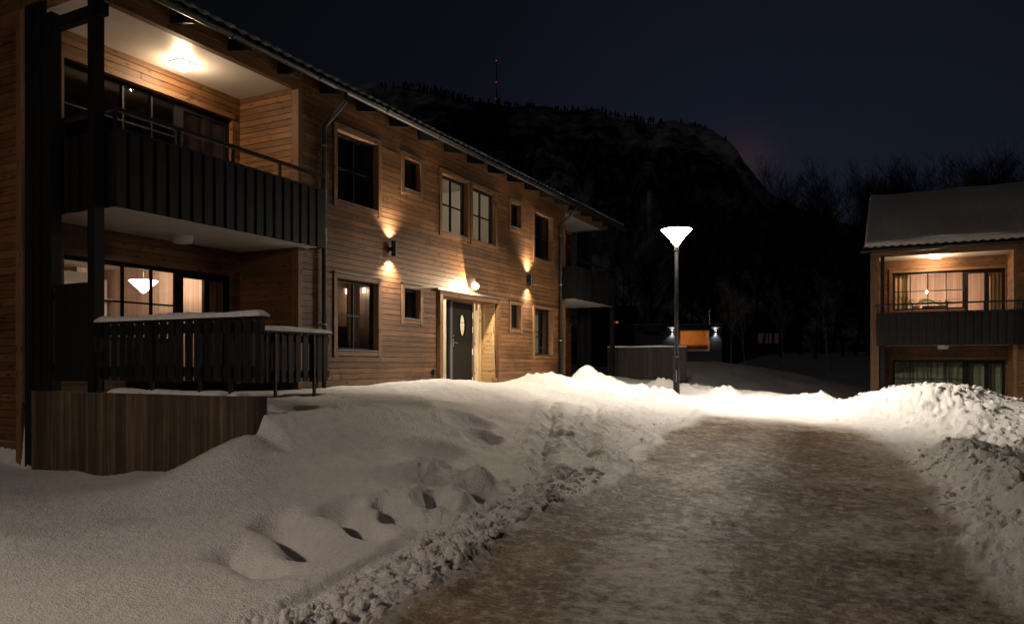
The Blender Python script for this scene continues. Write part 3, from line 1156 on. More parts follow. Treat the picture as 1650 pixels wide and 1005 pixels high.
def loggia(F, B, side=True, far=False, corner_post='black_wood', second=False):
    """Corner loggia on two floors with the balcony before it. F.a0 = gable end."""
    L1 = A1 if not second else 6.1 + 3.85
    # back wall with window openings on both floors
    holes = loggia_holes(FLOOR) + loggia_holes(UP)
    if not second:
        holes2 = holes
    else:
        s = (L1 - A0) / (A1 - A0)
        holes2 = holes
    siding(F, 'a', BO, A0 + .02, L1 + .15, -0.62, CEI + .05, holes2, 'loggia_wall', B)
    siding(F, 'o', L1, BO + .012, -.13, -0.62, CEI, [], 'loggia_wall', B, out=-1)
    m = MB(F)
    m.box(L1 - .012, L1 + .09, -.128, .028, -0.62, CEI - .036)            # corner board where loggia meets facade
    m.build('corner_board', 'trim', B)
    # ceilings and the slab between floors
    m = MB(F)
    m.box(A0 + .16, L1 - .013, BO + .014, -.10, CEI, CEI + .03)
    m.build('loggia_ceiling', 'ceiling_paint', B)
    m = MB(F)
    m.box(A0 + .22, L1 - .013, BO + .014, .38, SOF, SOF + .02)
    m.box(A0 + .22, L1 - .013, BO + .014, .38, SOF + .021, UP - .03)
    m.box(L1 - .013, L1 + .20, .05, .38, SOF, UP - .03)
    m.build('balcony_slab', 'soffit_board', B)
    # headers under the eave
    m = MB(F)
    m.box(A0 + .0, L1 + .088, -.10, .016, CEI - .035, CEI + .13)
    m.box(A0 + .0, L1 + .088, -.10, .030, CEI + .133, CEI + .34)
    m.box(A0 + .0, A0 + .16, BO - .3, -.102, CEI - .0, CEI + .34)
    m.build('header_beam', 'trim', B)
    # balcony front
    bal = MB(F)
    y0, y1 = SOF - .02, 3.07
    fo = .42
    board_panel(bal, 'a', fo, A0 + .19, L1 + .22, y0, y1, 1)
    board_panel(bal, 'o', A0 + .19, -.88, fo - .03, y0, y1, -1)
    board_panel(bal, 'o', L1 + .22, .05, fo - .03, y0, y1, 1)
    b = bal.build('balcony_front', 'black_wood' if not second else 'black_wood', B)
    m = MB(F)
    m.box(A0 + .19, L1 + .22, fo - .025, fo + .03, y1 + .001, y1 + .022)
    ra, rz = fo - .02, 3.31
    m.box(A0 + .15, L1 + .24, ra - .035, ra + .035, rz, rz + .048)
    m.box(A0 + .15, A0 + .22, -.95, ra - .036, rz, rz + .048)
    for i in range(5):
        x = A0 + .22 + (L1 - A0 - .05) * i / 4
        m.box(x - .02, x + .02, ra - .05, ra - .01, y1 - .25, rz)
    for o in (-.7, -.1):
        m.box(A0 + .17, A0 + .21, o - .02, o + .02, y1 - .25, rz)
    m.build('rail', 'black_metal', b)
    # posts and tie beam on the open gable side
    if side:
        m = MB(F)
        m.box(A0 - .02, A0 + .12, -.76, -.62, -.40, 4.74)
        m.build('post', 'black_wood', B)
        m = MB(F)
        m.box(A0 - .02, A0 + .12, .16, .30, -.40, CEI + .0)
        m.build('post', 'black_wood', B)
        m = MB(F)
        m.box(A0 + .0, A0 + .10, -.619, .159, 4.50, 4.66)
        m.box(A0 + .0, A0 + .10, .301, .42, 4.50, 4.66)
        m.build('tie_beam', 'black_wood', B)
        m = MB(F)
        board_panel(m, 'o', A0 - .01, -1.20, -.78, -1.6, CEI - .002, -1, .21, .15)
        m.build('screen_panel', 'black_wood', B)
    return L1


# ---- long house
LB = thing('apartment_house', F1(A0, 0, FLOOR), 'long two storey house clad in brown horizontal boards with black balconies', 'house')
HOLES = []
BIG = [(11.01, 12.47), (19.75, 21.21)]
SMALL = [(13.19, 14.00), (18.22, 19.03)]
DBL = (14.70, 17.53)
wins = []
for q in BIG:
    wins += [(q[0], q[1], 3.02, 4.57, 2, 2), (q[0], q[1], .15, 1.73, 2, 2)]
for q in SMALL:
    wins += [(q[0], q[1], 3.70, 4.57, 1, 1), (q[0], q[1], .87, 1.73, 1, 1)]
wins += [(14.70, 16.08, 3.02, 4.57, 2, 2), (16.13, 17.53, 3.02, 4.57, 2, 2)]
HOLES = [hole_of(*w[:4]) for w in wins]
PORT = (14.62, 17.60, FLOOR - .1, 1.72)             # entrance portal
HOLES.append((PORT[0] + .10, PORT[1] - .10, -0.9, PORT[3] - .12))
siding(F1, 'a', 0, A1 + .09, 2 * CY - A1 - .09, -0.62, 5.27, HOLES, 'facade_wall', LB)
for w in wins:
    lb = None
    if w[2] == 3.02 and 14 < w[0] < 17:
        lb = 'lit stairwell window with a black cross bar frame'
    window(F1, *w[:4], LB, w[4], w[5], lb)
L1 = loggia(F1, LB)
hol = loggia_window(F1, FLOOR, LB, label='lit living room window behind the terrace')
loggia_window(F1, UP, LB)
loggia(F1M, LB, far=True)
loggia_window(F1M, FLOOR, LB)
loggia_window(F1M, UP, LB)
# gable wall at the near end and its corner board
siding(F1, 'o', A0, -11.0, BO + .12, -2.2, 6.0, [], 'gable_wall', LB, out=-1)
m = MB(F1)
m.box(A0 - .035, A0 - .0125, BO + .02, BO + .14, -2.2, CEI)
m.build('corner_board', 'trim', LB)
m = MB(F1)
m.box(A0 + .18, 2 * CY - A0, -11.2, -11.0, -2.2, 5.2)
m.box(2 * CY - A0 - .16, 2 * CY - A0 - .02, -11.0, BO - .17, -2.2, 6.0)
m.build('rear_wall', 'siding', LB)


def tiled_roof(F, B, a0, a1, eave_o, ridge_o, ez, pitch, snow_thick, edge_snow, both=True):
    """Wavy tiled roof slope with its lath, edge board, snow."""
    tp = math.tan(R(pitch))
    n = int((a1 - a0) / .04)
    m = MB(F)
    mod = .24
    for i in range(n):
        x0, x1 = a0 + (a1 - a0) * i / n, a0 + (a1 - a0) * (i + 1) / n
        w0, w1 = .020 * math.cos(2 * math.pi * x0 / mod), .020 * math.cos(2 * math.pi * x1 / mod)
        pz = lambda o, w: ez + .10 + w + (eave_o - o) * tp
        m.poly([(x0, eave_o, pz(eave_o, w0)), (x1, eave_o, pz(eave_o, w1)), (x1, ridge_o, pz(ridge_o, w1)), (x0, ridge_o, pz(ridge_o, w0))])
        m.poly([(x0, eave_o, pz(eave_o, w0) - .022), (x1, eave_o, pz(eave_o, w1) - .022), (x1, eave_o, pz(eave_o, w1)), (x0, eave_o, pz(eave_o, w0))])
        m.poly([(x1, eave_o, pz(eave_o, w1) - .022), (x0, eave_o, pz(eave_o, w0) - .022), (x0, eave_o - .3, pz(eave_o - .3, w0) - .022), (x1, eave_o - .3, pz(eave_o - .3, w1) - .022)])
    r = m.build('roof', 'dark_tile', B)
    # underlay boards, verge boards and the far slope
    m = MB(F)
    rz = ez + (eave_o - ridge_o) * tp
    m.poly([(a0, eave_o - .02, ez + .045), (a1, eave_o - .02, ez + .045), (a1, ridge_o, rz + .045), (a0, ridge_o, rz + .045)])
    m.poly([(a0, eave_o - .02, ez + .02), (a0, ridge_o, rz + .02), (a1, ridge_o, rz + .02), (a1, eave_o - .02, ez + .02)])
    m.poly([(a0, eave_o - .02, ez + .02), (a1, eave_o - .02, ez + .02), (a1, eave_o - .02, ez + .045), (a0, eave_o - .02, ez + .045)])
    ro2 = 2 * ridge_o - eave_o
    m.poly([(a0, ridge_o, rz + .08), (a1, ridge_o, rz + .08), (a1, ro2, ez + .08), (a0, ro2, ez + .08)])
    m.build('roof_underlay', 'black_wood', r)
    for x in (a0, a1 - .03):
        m = MB(F)
        p = [(x, eave_o, ez - .10), (x, ridge_o, rz - .10), (x, ridge_o, rz + .15), (x, eave_o, ez + .12)]
        q = [(x + .03, *c[1:]) for c in p]
        m.poly(p)
        m.poly(list(reversed(q)))
        for i in range(4):
            j = (i + 1) % 4
            m.poly([p[j], p[i], q[i], q[j]])
        m.build('verge_board', 'black_wood', r)
    # snow
    m = MB(F)
    rng = random.Random(3)
    na = int((a1 - a0 - .1) / .06)
    prof = [(0.0, .012), (.02, .6), (.08, .92), (.25, 1.0), (.9, 1.02), (2.0, 1.0), (3.4, 1.03), (ridge_lim(eave_o, ridge_o), .95)]
    if edge_snow:
        prof = [(0.0, .02), (.03, .8), (.10, 1.0), (.32, .9), (.6, .05)]
    grid = []
    for i in range(na + 1):
        x = a0 + .05 + (a1 - a0 - .1) * i / na
        wv = .020 * math.cos(2 * math.pi * x / mod)
        jt = rng.uniform(-.10, .10)
        row = []
        for (dd, hh) in prof:
            o = eave_o + (-.02 if not edge_snow else .004) - dd
            th = snow_thick * hh * (1 + jt * (1.5 if edge_snow else .15)) * (1 + (.12 * math.sin(x * 1.7 + dd) + .14 * math.sin(x * .83 - dd * 1.9 + 1) + .08 * math.sin(x * 4.1 + dd * 3)) * (dd > .05))
            if i in (0, na):
                th *= .15
            row.append((x, o, ez + .10 + wv * (1 if dd < .025 or edge_snow else .02) + .006 + dd * tp + th))
        grid.append(row)
    for i in range(na):
        for k in range(len(prof) - 1):
            m.poly([grid[i][k], grid[i + 1][k], grid[i + 1][k + 1], grid[i][k + 1]])
    o = m.build('roof_snow', 'snow', r, smooth=True)
    return r


def ridge_lim(e, r):
    return abs(e - r) - .02


EZ = 4.97
tiled_roof(F1, LB, A0 - .45, 2 * CY - A0 + .45, .56, -5.2, EZ, 24, .045, True)
# a pale ceiling of the attic keeps the sky out of the eaves
m = MB(F1)
m.box(A0 + .17, 2 * CY - A0, -10.9, -.17, 5.28, 5.30)
m.build('attic_floor', 'black_wood', LB)
# rafter tails
k = 0
a = A0 + .25
while a < 2 * CY - A0:
    m = MB(F1)
    tp = math.tan(R(24))
    p = [(a, .012, EZ + .015 + .548 * tp), (a, .50, EZ + .015 + .06 * tp), (a, .50, EZ - .075), (a, .012, EZ - .075 + .10)]
    q = [(a + .048, *c[1:]) for c in p]
    m.poly(p)
    m.poly(list(reversed(q)))
    for i in range(4):
        j = (i + 1) % 4
        m.poly([p[j], p[i], q[i], q[j]])
    m.build('rafter_tail', 'black_wood', LB)
    a += 1.07


def gutter(F, B, a0, a1, o, z, r=.062):
    m = MB(F)
    n = 10
    for i in range(n):
        t0, t1 = math.pi * i / n, math.pi * (i + 1) / n
        c = [(o + r * math.cos(math.pi + t), z + r - r * math.sin(t)) for t in (t0, t1)]
        d = [(o + (r - .006) * math.cos(math.pi + t), z + r - (r - .006) * math.sin(t)) for t in (t0, t1)]
        m.poly([(a0, *c[0]), (a1, *c[0]), (a1, *c[1]), (a0, *c[1])])
        m.poly([(a0, *d[1]), (a1, *d[1]), (a1, *d[0]), (a0, *d[0])])
    m.tube([(a0, o + r, z + r), (a1, o + r, z + r)], .011, 8)
    for e in (a0, a1):
        m.poly([(e, o + r * math.cos(math.pi + math.pi * i / n), z + r - r * math.sin(math.pi * i / n)) for i in range(n + 1)])
    x = a0 + .5
    while x < a1:
        m.tube([(x, o + (r + .006) * math.cos(math.pi + math.pi * i / 8), z + r - (r + .006) * math.sin(math.pi * i / 8)) for i in range(9)] if False else
               [(x, o + (r + .004) * math.cos(math.pi + math.pi * i / 8), z + r - (r + .004) * math.sin(math.pi * i / 8)) for i in range(9)], .010, 6)
        x += 1.9
    return m.build('gutter', 'black_metal', B, smooth=True)


GO, GZ = .60, 4.90
gutter(F1, LB, A0 - .45, 2 * CY - A0 + .45, GO, GZ)


def downpipe(F, B, a, z_end, go=GO, gzz=GZ):
    m = MB(F)
    w = .07
    pts = [(a, go, gzz + .02), (a, go, gzz - .12), (a, go - .03, gzz - .17), (a, .10 + .04, gzz - .50), (a, .10, gzz - .58), (a, .10, z_end)]
    m.tube(pts, .043, 12)
    p = m.build('downpipe', 'black_metal', B, smooth=True)
    m = MB(F)
    for z in (gzz - .9, gzz - 2.45, gzz - 4.2):
        m = MB(F)
        m.tube([(a, .10, z), (a, .10, z + .035)], .050, 12)
        m.box(a - .012, a + .012, .013, .06, z, z + .03)
        m.build('bracket', 'grey_metal', p)


downpipe(F1, LB, 10.66, -.55)
downpipe(F1, LB, 2 * CY - 10.62, -.55)

# ---- entrance
P0, P1, PZ = PORT[0], PORT[1], PORT[3]
DPL = -.46                                     # door plane
m = MB(F1)
m.box(P0, P0 + .12, .011, .10, -.75, PZ)
m.box(P1 - .12, P1, .011, .10, -.75, PZ)
m.box(P0 + .12, P1 - .12, .011, .095, PZ - .13, PZ)
m.box(P0 + .12, P1 - .12, DPL, .010, PZ - .13, PZ - .105)
m.build('entrance_portal', 'trim', LB)
m = MB(F1)
m.box(P0 - .16, P1 + .10, .011, .14, PZ + .001, PZ + .022)
m.box(P0 - .16, P1 + .10, .14, .148, PZ - .022, PZ + .022)
m.build('portal_flashing', 'grey_metal', LB)
siding(F1, 'o', P1 - .12, DPL + .05, -.02, -.75, PZ - .13, [], 'entrance_side', LB, out=-1, thick=.10, mat='pale_wood')
MB(F1).box(P0 + .06, P0 + .118, DPL, .010, -.75, PZ - .13).build('door_trim', 'pale_wood', LB)
m = MB(F1)
m.box(P1 - .21, P1 - .135, DPL + .001, DPL + .05, -.75, PZ - .13)
MB(F1).box(P1 - .43, P1 - .31, DPL - .03, DPL + .02, -.75, PZ - .13).build('door_trim', 'pale_wood', LB)
m.build('door_trim', 'pale_wood', LB)
D0, D1 = 16.02, 17.02
m = MB(F1)
for (x0, x1) in ((D0 - .10, D0), (D1, D1 + .07)):
    m.box(x0, x1, DPL - .06, DPL + .02, -.75, PZ - .131)
m.box(D0, D1, DPL - .06, DPL + .02, 1.56, PZ - .131)
m.build('door_frame', 'grey_frame', LB)
MB(F1).box(P1 - .31, P1 - .22, DPL - .03, DPL - .025, -.6, PZ - .131).build('sidelight', 'glass', LB)
MB(F1).box(P0 + .14, D0 - .17, DPL - .03, DPL - .025, -.6, PZ - .131).build('sidelight', 'glass', LB)
m = MB(F1)
m.box(P0 + .12, P0 + .17, DPL - .06, DPL, -.75, PZ - .131)
m.box(D0 - .17, D0 - .102, DPL - .06, DPL, -.75, PZ - .131)
m.build('sidelight_frame', 'window_frame', LB)
# door leaf with an oval light: built as a ring of quads round the oval
m = MB(F1)
oc, oz, oa, ob = 16.56, .98, .15, .295
z0, z1 = -.70, 1.56
N = 40
for d, rev in ((DPL - .005, False), (DPL - .05, True)):
    for i in range(N):
        t0, t1 = 2 * math.pi * i / N, 2 * math.pi * (i + 1) / N
        def edge(t):
            c, s_ = math.cos(t), math.sin(t)
            k_ = min(((D1 - oc) if c > 0 else (oc - D0)) / max(abs(c), 1e-6), ((z1 - oz) if s_ > 0 else (oz - z0)) / max(abs(s_), 1e-6))
            return (oc + c * k_, d, oz + s_ * k_)
        q = [(oc + oa * math.cos(t0), d, oz + ob * math.sin(t0)), edge(t0), edge(t1), (oc + oa * math.cos(t1), d, oz + ob * math.sin(t1))]
        m.poly(q if not rev else list(reversed(q)))
for cx, cz in ((D0, z0), (D1, z0), (D0, z1), (D1, z1)):     # corners the ring cuts off
    best = []
    sx, sz = (1 if cx == D1 else -1), (1 if cz == z1 else -1)
    ts = [2 * math.pi * i / N for i in range(N)]
    def ed(t):
        c, s_ = math.cos(t), math.sin(t)
        k_ = min(((D1 - oc) if c > 0 else (oc - D0)) / max(abs(c), 1e-6), ((z1 - oz) if s_ > 0 else (oz - z0)) / max(abs(s_), 1e-6))
        return (oc + c * k_, oz + s_ * k_)
    for i in range(N):
        p_, q_ = ed(ts[i]), ed(ts[(i + 1) % N])
        pe, qe = abs(p_[0] - cx) < 1e-5, abs(q_[0] - cx) < 1e-5
        if pe != qe and (p_[1] - oz) * sz > 0 and (q_[1] - oz) * sz > 0:
            for d in (DPL - .005, DPL - .05):
                m.poly([(p_[0], d, p_[1]), (cx, d, cz), (q_[0], d, q_[1])])
door = m.build('front_door', 'door_paint', LB)
m = MB(F1)
m.poly([(oc + oa * math.cos(2 * math.pi * i / N), DPL - .025, oz + ob * math.sin(2 * math.pi * i / N)) for i in range(N)])
m.build('oval_pane', 'glass', door)
m = MB(F1)
m.tube([(oc + (oa + .008) * math.cos(2 * math.pi * i / N), DPL, oz + (ob + .008) * math.sin(2 * math.pi * i / N)) for i in range(N + 1)], .016, 6)
m.box(oc - oa, oc + oa, DPL - .022, DPL - .012, oz + .06, oz + .075)
m.build('oval_frame', 'door_paint', door)
m = MB(F1)
m.box(D0 + .05, D0 + .09, DPL - .004, DPL + .006, .42, .62)
m.tube([(D0 + .07, DPL, .52), (D0 + .07, DPL + .05, .52), (D0 + .20, DPL + .05, .515)], .010, 8)
m.tube([(D0 + .07, DPL, .70), (D0 + .07, DPL + .015, .70)], .022, 12)
m.build('handle', 'grey_metal', door)
for z in (1.25, .88, .30, -.45):
    MB(F1).box(D1 - .02, D1 + .012, DPL + .0205, DPL + .032, z - .08, z + .08).build('hinge', 'white_plastic', door)
room(F1, P0, P1, -3.0, DPL - .07, -.55, 2.0, LB, 'white_wall', 'stair_hall')

# ---- rooms behind the windows
m = MB(F1)
m.box(10.3, 12.9, -1.9, -.9, FLOOR, .78)
m.box(12.35, 12.9, -2.4, -1.9, FLOOR, 1.4)
m.box(10.25, 10.32, -3.9, -1.5, FLOOR, 1.93)
m.build('dark_blocks', 'black_siding', LB)  # dark boxes added so the lower left window looks dark at the bottom
room(F1, 10.2, 13.0, -4.0, -.17, FLOOR, 1.95, LB, 'interior_wood')
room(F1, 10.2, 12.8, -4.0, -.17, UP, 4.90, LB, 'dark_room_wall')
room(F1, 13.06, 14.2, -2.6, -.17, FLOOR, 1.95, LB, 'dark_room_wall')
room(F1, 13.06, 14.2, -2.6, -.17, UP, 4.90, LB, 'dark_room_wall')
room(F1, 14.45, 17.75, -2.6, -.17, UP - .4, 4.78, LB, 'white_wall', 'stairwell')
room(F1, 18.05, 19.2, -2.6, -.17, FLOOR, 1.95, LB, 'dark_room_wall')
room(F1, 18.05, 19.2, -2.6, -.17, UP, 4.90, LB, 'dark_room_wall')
room(F1, 19.4, 22.0, -4.0, -.17, FLOOR, 1.95, LB, 'interior_wood')
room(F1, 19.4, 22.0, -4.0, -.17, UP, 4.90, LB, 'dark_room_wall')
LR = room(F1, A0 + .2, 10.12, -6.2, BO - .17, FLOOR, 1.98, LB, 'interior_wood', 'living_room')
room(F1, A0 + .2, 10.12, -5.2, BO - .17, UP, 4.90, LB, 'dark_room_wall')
m = MB(F1)
m.box(A0 + .21, 10.11, -6.19, BO - .175, 1.955, 1.975)
m.build('room_ceiling', 'white_wall', LB)
for (x0, x1, y) in ((7.15, 7.75, -4.2), (8.6, 9.3, -4.8)):
    m = MB(F1)
    m.box(x0, x1, y - .08, y, FLOOR + .01, 1.80)
    m.build('cupboard_door', 'grey_panel', LB)
m = MB(F1)
m.box(9.35, 9.6, -5.6, -5.2, FLOOR + .01, 1.95)
m.box(7.78, 7.9, -4.3, -4.0, FLOOR + .01, 1.95)
m.build('interior_column', 'interior_wood', LB)
m = MB(F1)
m.box(9.65, 10.05, -5.3, -5.28, FLOOR + .3, 1.75)
for z in (.0, .45, .9, 1.3):
    m.box(9.65, 10.05, -5.279, -5.05, z, z + .03)
m.build('shelf', 'white_wall', LB)


def pendant(F, a, o, z, r, parent_label, ceil_z, glow, energy, cone=True, bulb=False):
    t = thing('pendant_lamp', F(a, o, z), parent_label, 'pendant lamp')
    if cone:
        MB(F).lathe((a, o, z), [(.02, 0), (r * .55, r * .45), (r, r * .9), (r * .96, r * .92), (r * .5, r * .47), (.015, .03)], 28).build('lamp_shade', glow, t, smooth=True)
    else:
        MB(F).lathe((a, o, z), [(.01, 0), (r * .7, r * .3), (r, r), (r * .7, r * 1.7), (.02, r * 2)], 20).build('bulb', glow, t, smooth=True)
    m = MB(F)
    m.tube([(a, o, z + .03), (a, o, ceil_z)], .006, 6)
    m.tube([(a, o, ceil_z - .03), (a, o, ceil_z)], .05, 12)
    m.build('cord', 'black_metal', t)
    light('POINT', 'lamp_light', F(a, o, z + r * .9 + .12) if cone else F(a, o, z - .08), energy, WARM, t, .06)
    return t


pendant(F1, 9.15, -2.9, 1.30, .25, 'wide white cone pendant lamp glowing in the ground floor living room', 1.95, 'pendant_glow', 60)
folds(F1, 9.45, 9.98, BO - .28, FLOOR + .05, 1.9, 'curtain', 'curtain', None, 6, .03, 1)
tag(bpy.data.objects['curtain'], 'tan curtain hanging at the right end of the ground floor living room window', 'curtain')
c = folds(F1, 6.5, 6.95, BO - .28, UP + .05, 4.8, 'curtain', 'curtain', None, 5, .03, 2)
tag(c, 'pale curtain at the left end of the upper loggia window', 'curtain')


def palm(F, a, o, z, label, s=1.0, seed=0, n=9, pot=True):
    t = thing('potted_palm', F(a, o, z), label, 'house plant')
    MB(F).lathe((a, o, z), [(.07 * s, 0), (.10 * s, .16 * s), (.11 * s, .17 * s), (.11 * s, .2 * s), (.09 * s, .2 * s)], 16).build('pot', 'terracotta', t)
    rng = random.Random(seed)
    m = MB(F)
    for i in range(n):
        az = 2 * math.pi * i / n + rng.uniform(-.3, .3)
        ln = s * rng.uniform(.35, .6)
        pts = []
        for k in range(9):
            q = k / 8
            rr = ln * q
            zz = .2 * s + ln * (1.15 * q - .95 * q * q)
            pts.append((a + rr * math.cos(az), o + rr * math.sin(az), z + zz))
        m.tube(pts, .004 * s, 4, False)
        for k in range(1, 9):
            p = Vector(pts[k])
            d = Vector((math.cos(az), math.sin(az), 0))
            sd = Vector((-math.sin(az), math.cos(az), 0))
            ll = .15 * s * (1 - .5 * abs(k / 8 - .5))
            for sg in (-1, 1):
                tip = p + sd * sg * ll + d * ll * .6 - Vector((0, 0, ll * .45))
                m.poly([tuple(p), tuple(p + d * .02 * s), tuple(tip)])
                m.poly([tuple(p), tuple(tip), tuple(p + d * .01 * s + Vector((0, 0, .008)))])
    m.build('fronds', 'leaf', t)
    return t


palm(F1, 7.35, BO - .45, .05, 'green palm leaf plant behind the ground floor living room window', 1.0, 3)
m = MB(F1)
m.box(7.0, 8.3, BO - .62, BO - .30, -.02, .045)
for x in (7.03, 8.27):
    for y in (BO - .6, BO - .32):
        m.box(x - .02, x + .02, y - .02, y + .02, FLOOR, -.02)
tag(m.build('side_table', 'interior_wood', None, origin=F1(7.6, BO - .46, FLOOR)), 'low wooden side table under the living room window', 'table')


def assumed_room_lamp(F, a, o, z, energy, label, col=(1.0, .80, .56)):  # assumed lamps, themselves unseen, added to light the rooms behind lit glass
    t = thing('ceiling_lamp', F(a, o, z), label, 'ceiling lamp')
    MB(F).lathe((a, o, z - .09), [(.06, 0), (.13, .02), (.15, .09)], 20).build('lamp_shade', 'pendant_glow', t, smooth=True)
    light('POINT', 'lamp_light', F(a, o, z - .18), energy, col, t, .06)
    return t


assumed_room_lamp(F1, 15.4, -1.5, 4.77, 24, 'assumed round ceiling lamp inside the lit stairwell', (1.0, .84, .60))
assumed_room_lamp(F1, 16.1, -1.6, 1.99, 150, 'assumed round ceiling lamp in the hall behind the front door', (1.0, .78, .52))
t = thing('track_light', F1(12.9, -.9, 1.62), 'row of small lit spotlights on the wall behind the lower left window', 'track light')
MB(F1).box(12.92, 12.96, -1.35, -.45, 1.62, 1.65).build('track', 'white_plastic', t)
for i in range(4):
    MB(F1).lathe((12.90, -.52 - i * .24, 1.53), [(.022, 0), (.026, .05), (.015, .09)], 12).build('spot_head', 'pendant_glow', t)
light('POINT', 'lamp_light', F1(12.7, -1.2, 1.3), 1.5, (1, .7, .42), t, .05)
c = folds(F1, 11.95, 12.35, -.45, FLOOR + .1, 1.85, 'curtain', 'curtain', None, 5, .03, 4)
tag(c, 'tan curtain gathered at the right side of the lower left window', 'curtain')
c = folds(F1, 20.4, 21.1, -.40, FLOOR + .1, 1.85, 'curtain', 'green_curtain', None, 7, .03, 5)
tag(c, 'pale green curtain inside the lower right facade window', 'curtain')
c = folds(F1, 18.3, 18.9, -.40, FLOOR + .1, 1.85, 'curtain', 'green_curtain', None, 6, .03, 6)
tag(c, 'pale green curtain inside the small lower window right of the door', 'curtain')


# ---- lamps on the walls and ceilings
def updown(F, a, z, label):
    t = thing('wall_lamp', F(a, .0, z), label, 'wall lamp', 'up and down lights on the facade')
    o = .135
    m = MB(F)
    m.tube([(a, o, z - .165), (a, o, z + .165)], .056, 20, False)
    m.tube([(a, o, z - .160), (a, o, z + .160)], .050, 20, False)
    m.build('body', 'black_metal', t, smooth=True)
    m = MB(F)
    m.box(a - .05, a + .05, .014, .034, z - .08, z + .08)
    m.box(a - .025, a + .025, .034, .085, z - .04, z + .04)
    m.build('wall_bracket', 'black_metal', t)
    for s in (-1, 1):
        m = MB(F)
        m.tube([(a, o, z + s * .140), (a, o, z + s * .147)], .0495, 20)
        m.build('lens', 'spot_glow', t)
        light('SPOT', 'lamp_light', F(a, o, z + s * .150), 480, (1.0, .85, .70), t, .02, (0, 0, 0) if s < 0 else (math.pi, 0, 0), R(116), 1.0)
    return t


updown(F1, 12.77, 2.40, 'black cylinder wall lamp left of the entrance, shining up and down the boards')
updown(F1, 19.38, 2.40, 'black cylinder wall lamp right of the entrance, shining up and down the boards')

# entrance lamp: a bulkhead half dome with plates shaped to cut its light above and right
t = thing('entrance_lamp', F1(16.03, 0, 1.91), 'glowing half dome wall lamp above the front door', 'wall lamp')
a, o, z = 16.03, .25, 1.91
m = MB(F1)
m.lathe((a - .055, o, z - .085), [(.015, 0), (.055, .012), (.085, .05), (.09, .085), (.08, .125), (.045, .155), (.01, .165)], 24)
m.build('glass_dome', 'door_glow', t, smooth=True)
m = MB(F1)
m.bar((a - .03, o - .115, z + .005), (a - .105, o - .115, z + .20), .008, .26, up=(1, 0, 0))
m.bar((a - .028, o - .115, z + .004), (a + .16, o - .115, z - .045), .008, .26, up=(1, 0, 0))
m.bar((a - .02, .02, z + .03), (a - .02, o, z + .03), .035, .035)
m.build('arm_and_baffles', 'black_metal', t)
light('POINT', 'lamp_light', F1(a - .05, o, z - .005), 340, (1.0, .74, .46), t, .012)


def ceiling_lamp(F, a, o, z, lit, label, square, energy=62):
    t = thing('ceiling_lamp', F(a, o, z), label, 'ceiling lamp')
    m = MB(F)
    if square:
        w = .145
        m.box(a - w, a + w, o - w, o + w, z - .075, z - .022)
        m.build('diffuser', 'lamp_glow' if lit else 'white_plastic', t)
        m = MB(F)
        m.box(a - w - .012, a + w + .012, o - w - .012, o + w + .012, z - .021, z - .001)
        m.build('base_plate', 'white_plastic', t)
    else:
        m.lathe((a, o, z - .13), [(.10, 0), (.145, .012), (.165, .07), (.168, .095)], 28)
        m.build('diffuser', 'lamp_glow' if lit else 'white_plastic', t, smooth=True)
        MB(F).lathe((a, o, z - .034), [(.172, 0), (.172, .033)], 28).build('base_plate', 'white_plastic', t)
    if lit:
        light('POINT', 'lamp_light', F(a, o, z - .14), energy, (1.0, .70, .42), t, .10)
    return t


ceiling_lamp(F1, 8.40, -.92, CEI, True, 'square ceiling lamp glowing over the near upper balcony', True)
ceiling_lamp(F1, 8.30, -.80, SOF, False, 'unlit round white lamp under the near balcony of the long house', False)
ceiling_lamp(F2, 7.95, -.70, CEI, True, 'square ceiling lamp glowing over the balcony of the second house', True, 130)
ceiling_lamp(F2, 8.15, -.55, SOF, False, 'unlit round white lamp under the balcony of the second house', False)


# ------------------------------------------------------------------ retaining wall, fences
def slab_snow(m, pts_fn, length, w, h, seed):
    """A rounded strip of snow: pts_fn(t, across, up) -> frame point."""
    rng = random.Random(seed)
    n = max(6, int(length / .06))
    prof = [(-.5, 0), (-.5, .45), (-.40, .85), (-.15, 1.0), (.15, 1.0), (.40, .85), (.5, .45), (.5, 0)]
    rows = []
    for i in range(n + 1):
        t = i / n
        e = min(1, min(t, 1 - t) * length / .10 + .15)
        hh = h * (e ** .5) * (1 + .15 * math.sin(t * length * 4 + seed) + rng.uniform(-.06, .06))
        ww = w * (.9 + .1 * e) * (1 + rng.uniform(-.03, .03))
        rows.append([pts_fn(t, p[0] * ww, p[1] * hh) for p in prof])
    for i in range(n):
        for k in range(len(prof) - 1):
            m.poly([rows[i][k], rows[i + 1][k], rows[i + 1][k + 1], rows[i][k + 1]])
    for r in (rows[0], rows[-1]):
        m.poly(r)
    return m


RW = thing('retaining_wall', F1(6.1, 1.0, -1.6), 'dark stained concrete retaining wall below the near terrace', 'wall')
WT = -.375
m = MB(F1)
m.box(A0 - .07, A0 + .13, -.98, 3.17, -2.3, WT)
m.build('wall_body', 'concrete', RW)
m = MB(F1)
for (o0, o1, sd) in ((.62, 1.20, 1), (1.28, 2.62, 2), (2.74, 2.90, 3)):
    slab_snow(m, lambda t, w, u, o0=o0, o1=o1: (A0 + .03 + w, o0 + (o1 - o0) * t, WT + .003 + u), o1 - o0, .20, .05, sd)
m.build('snow_cap', 'snow', RW, smooth=True)


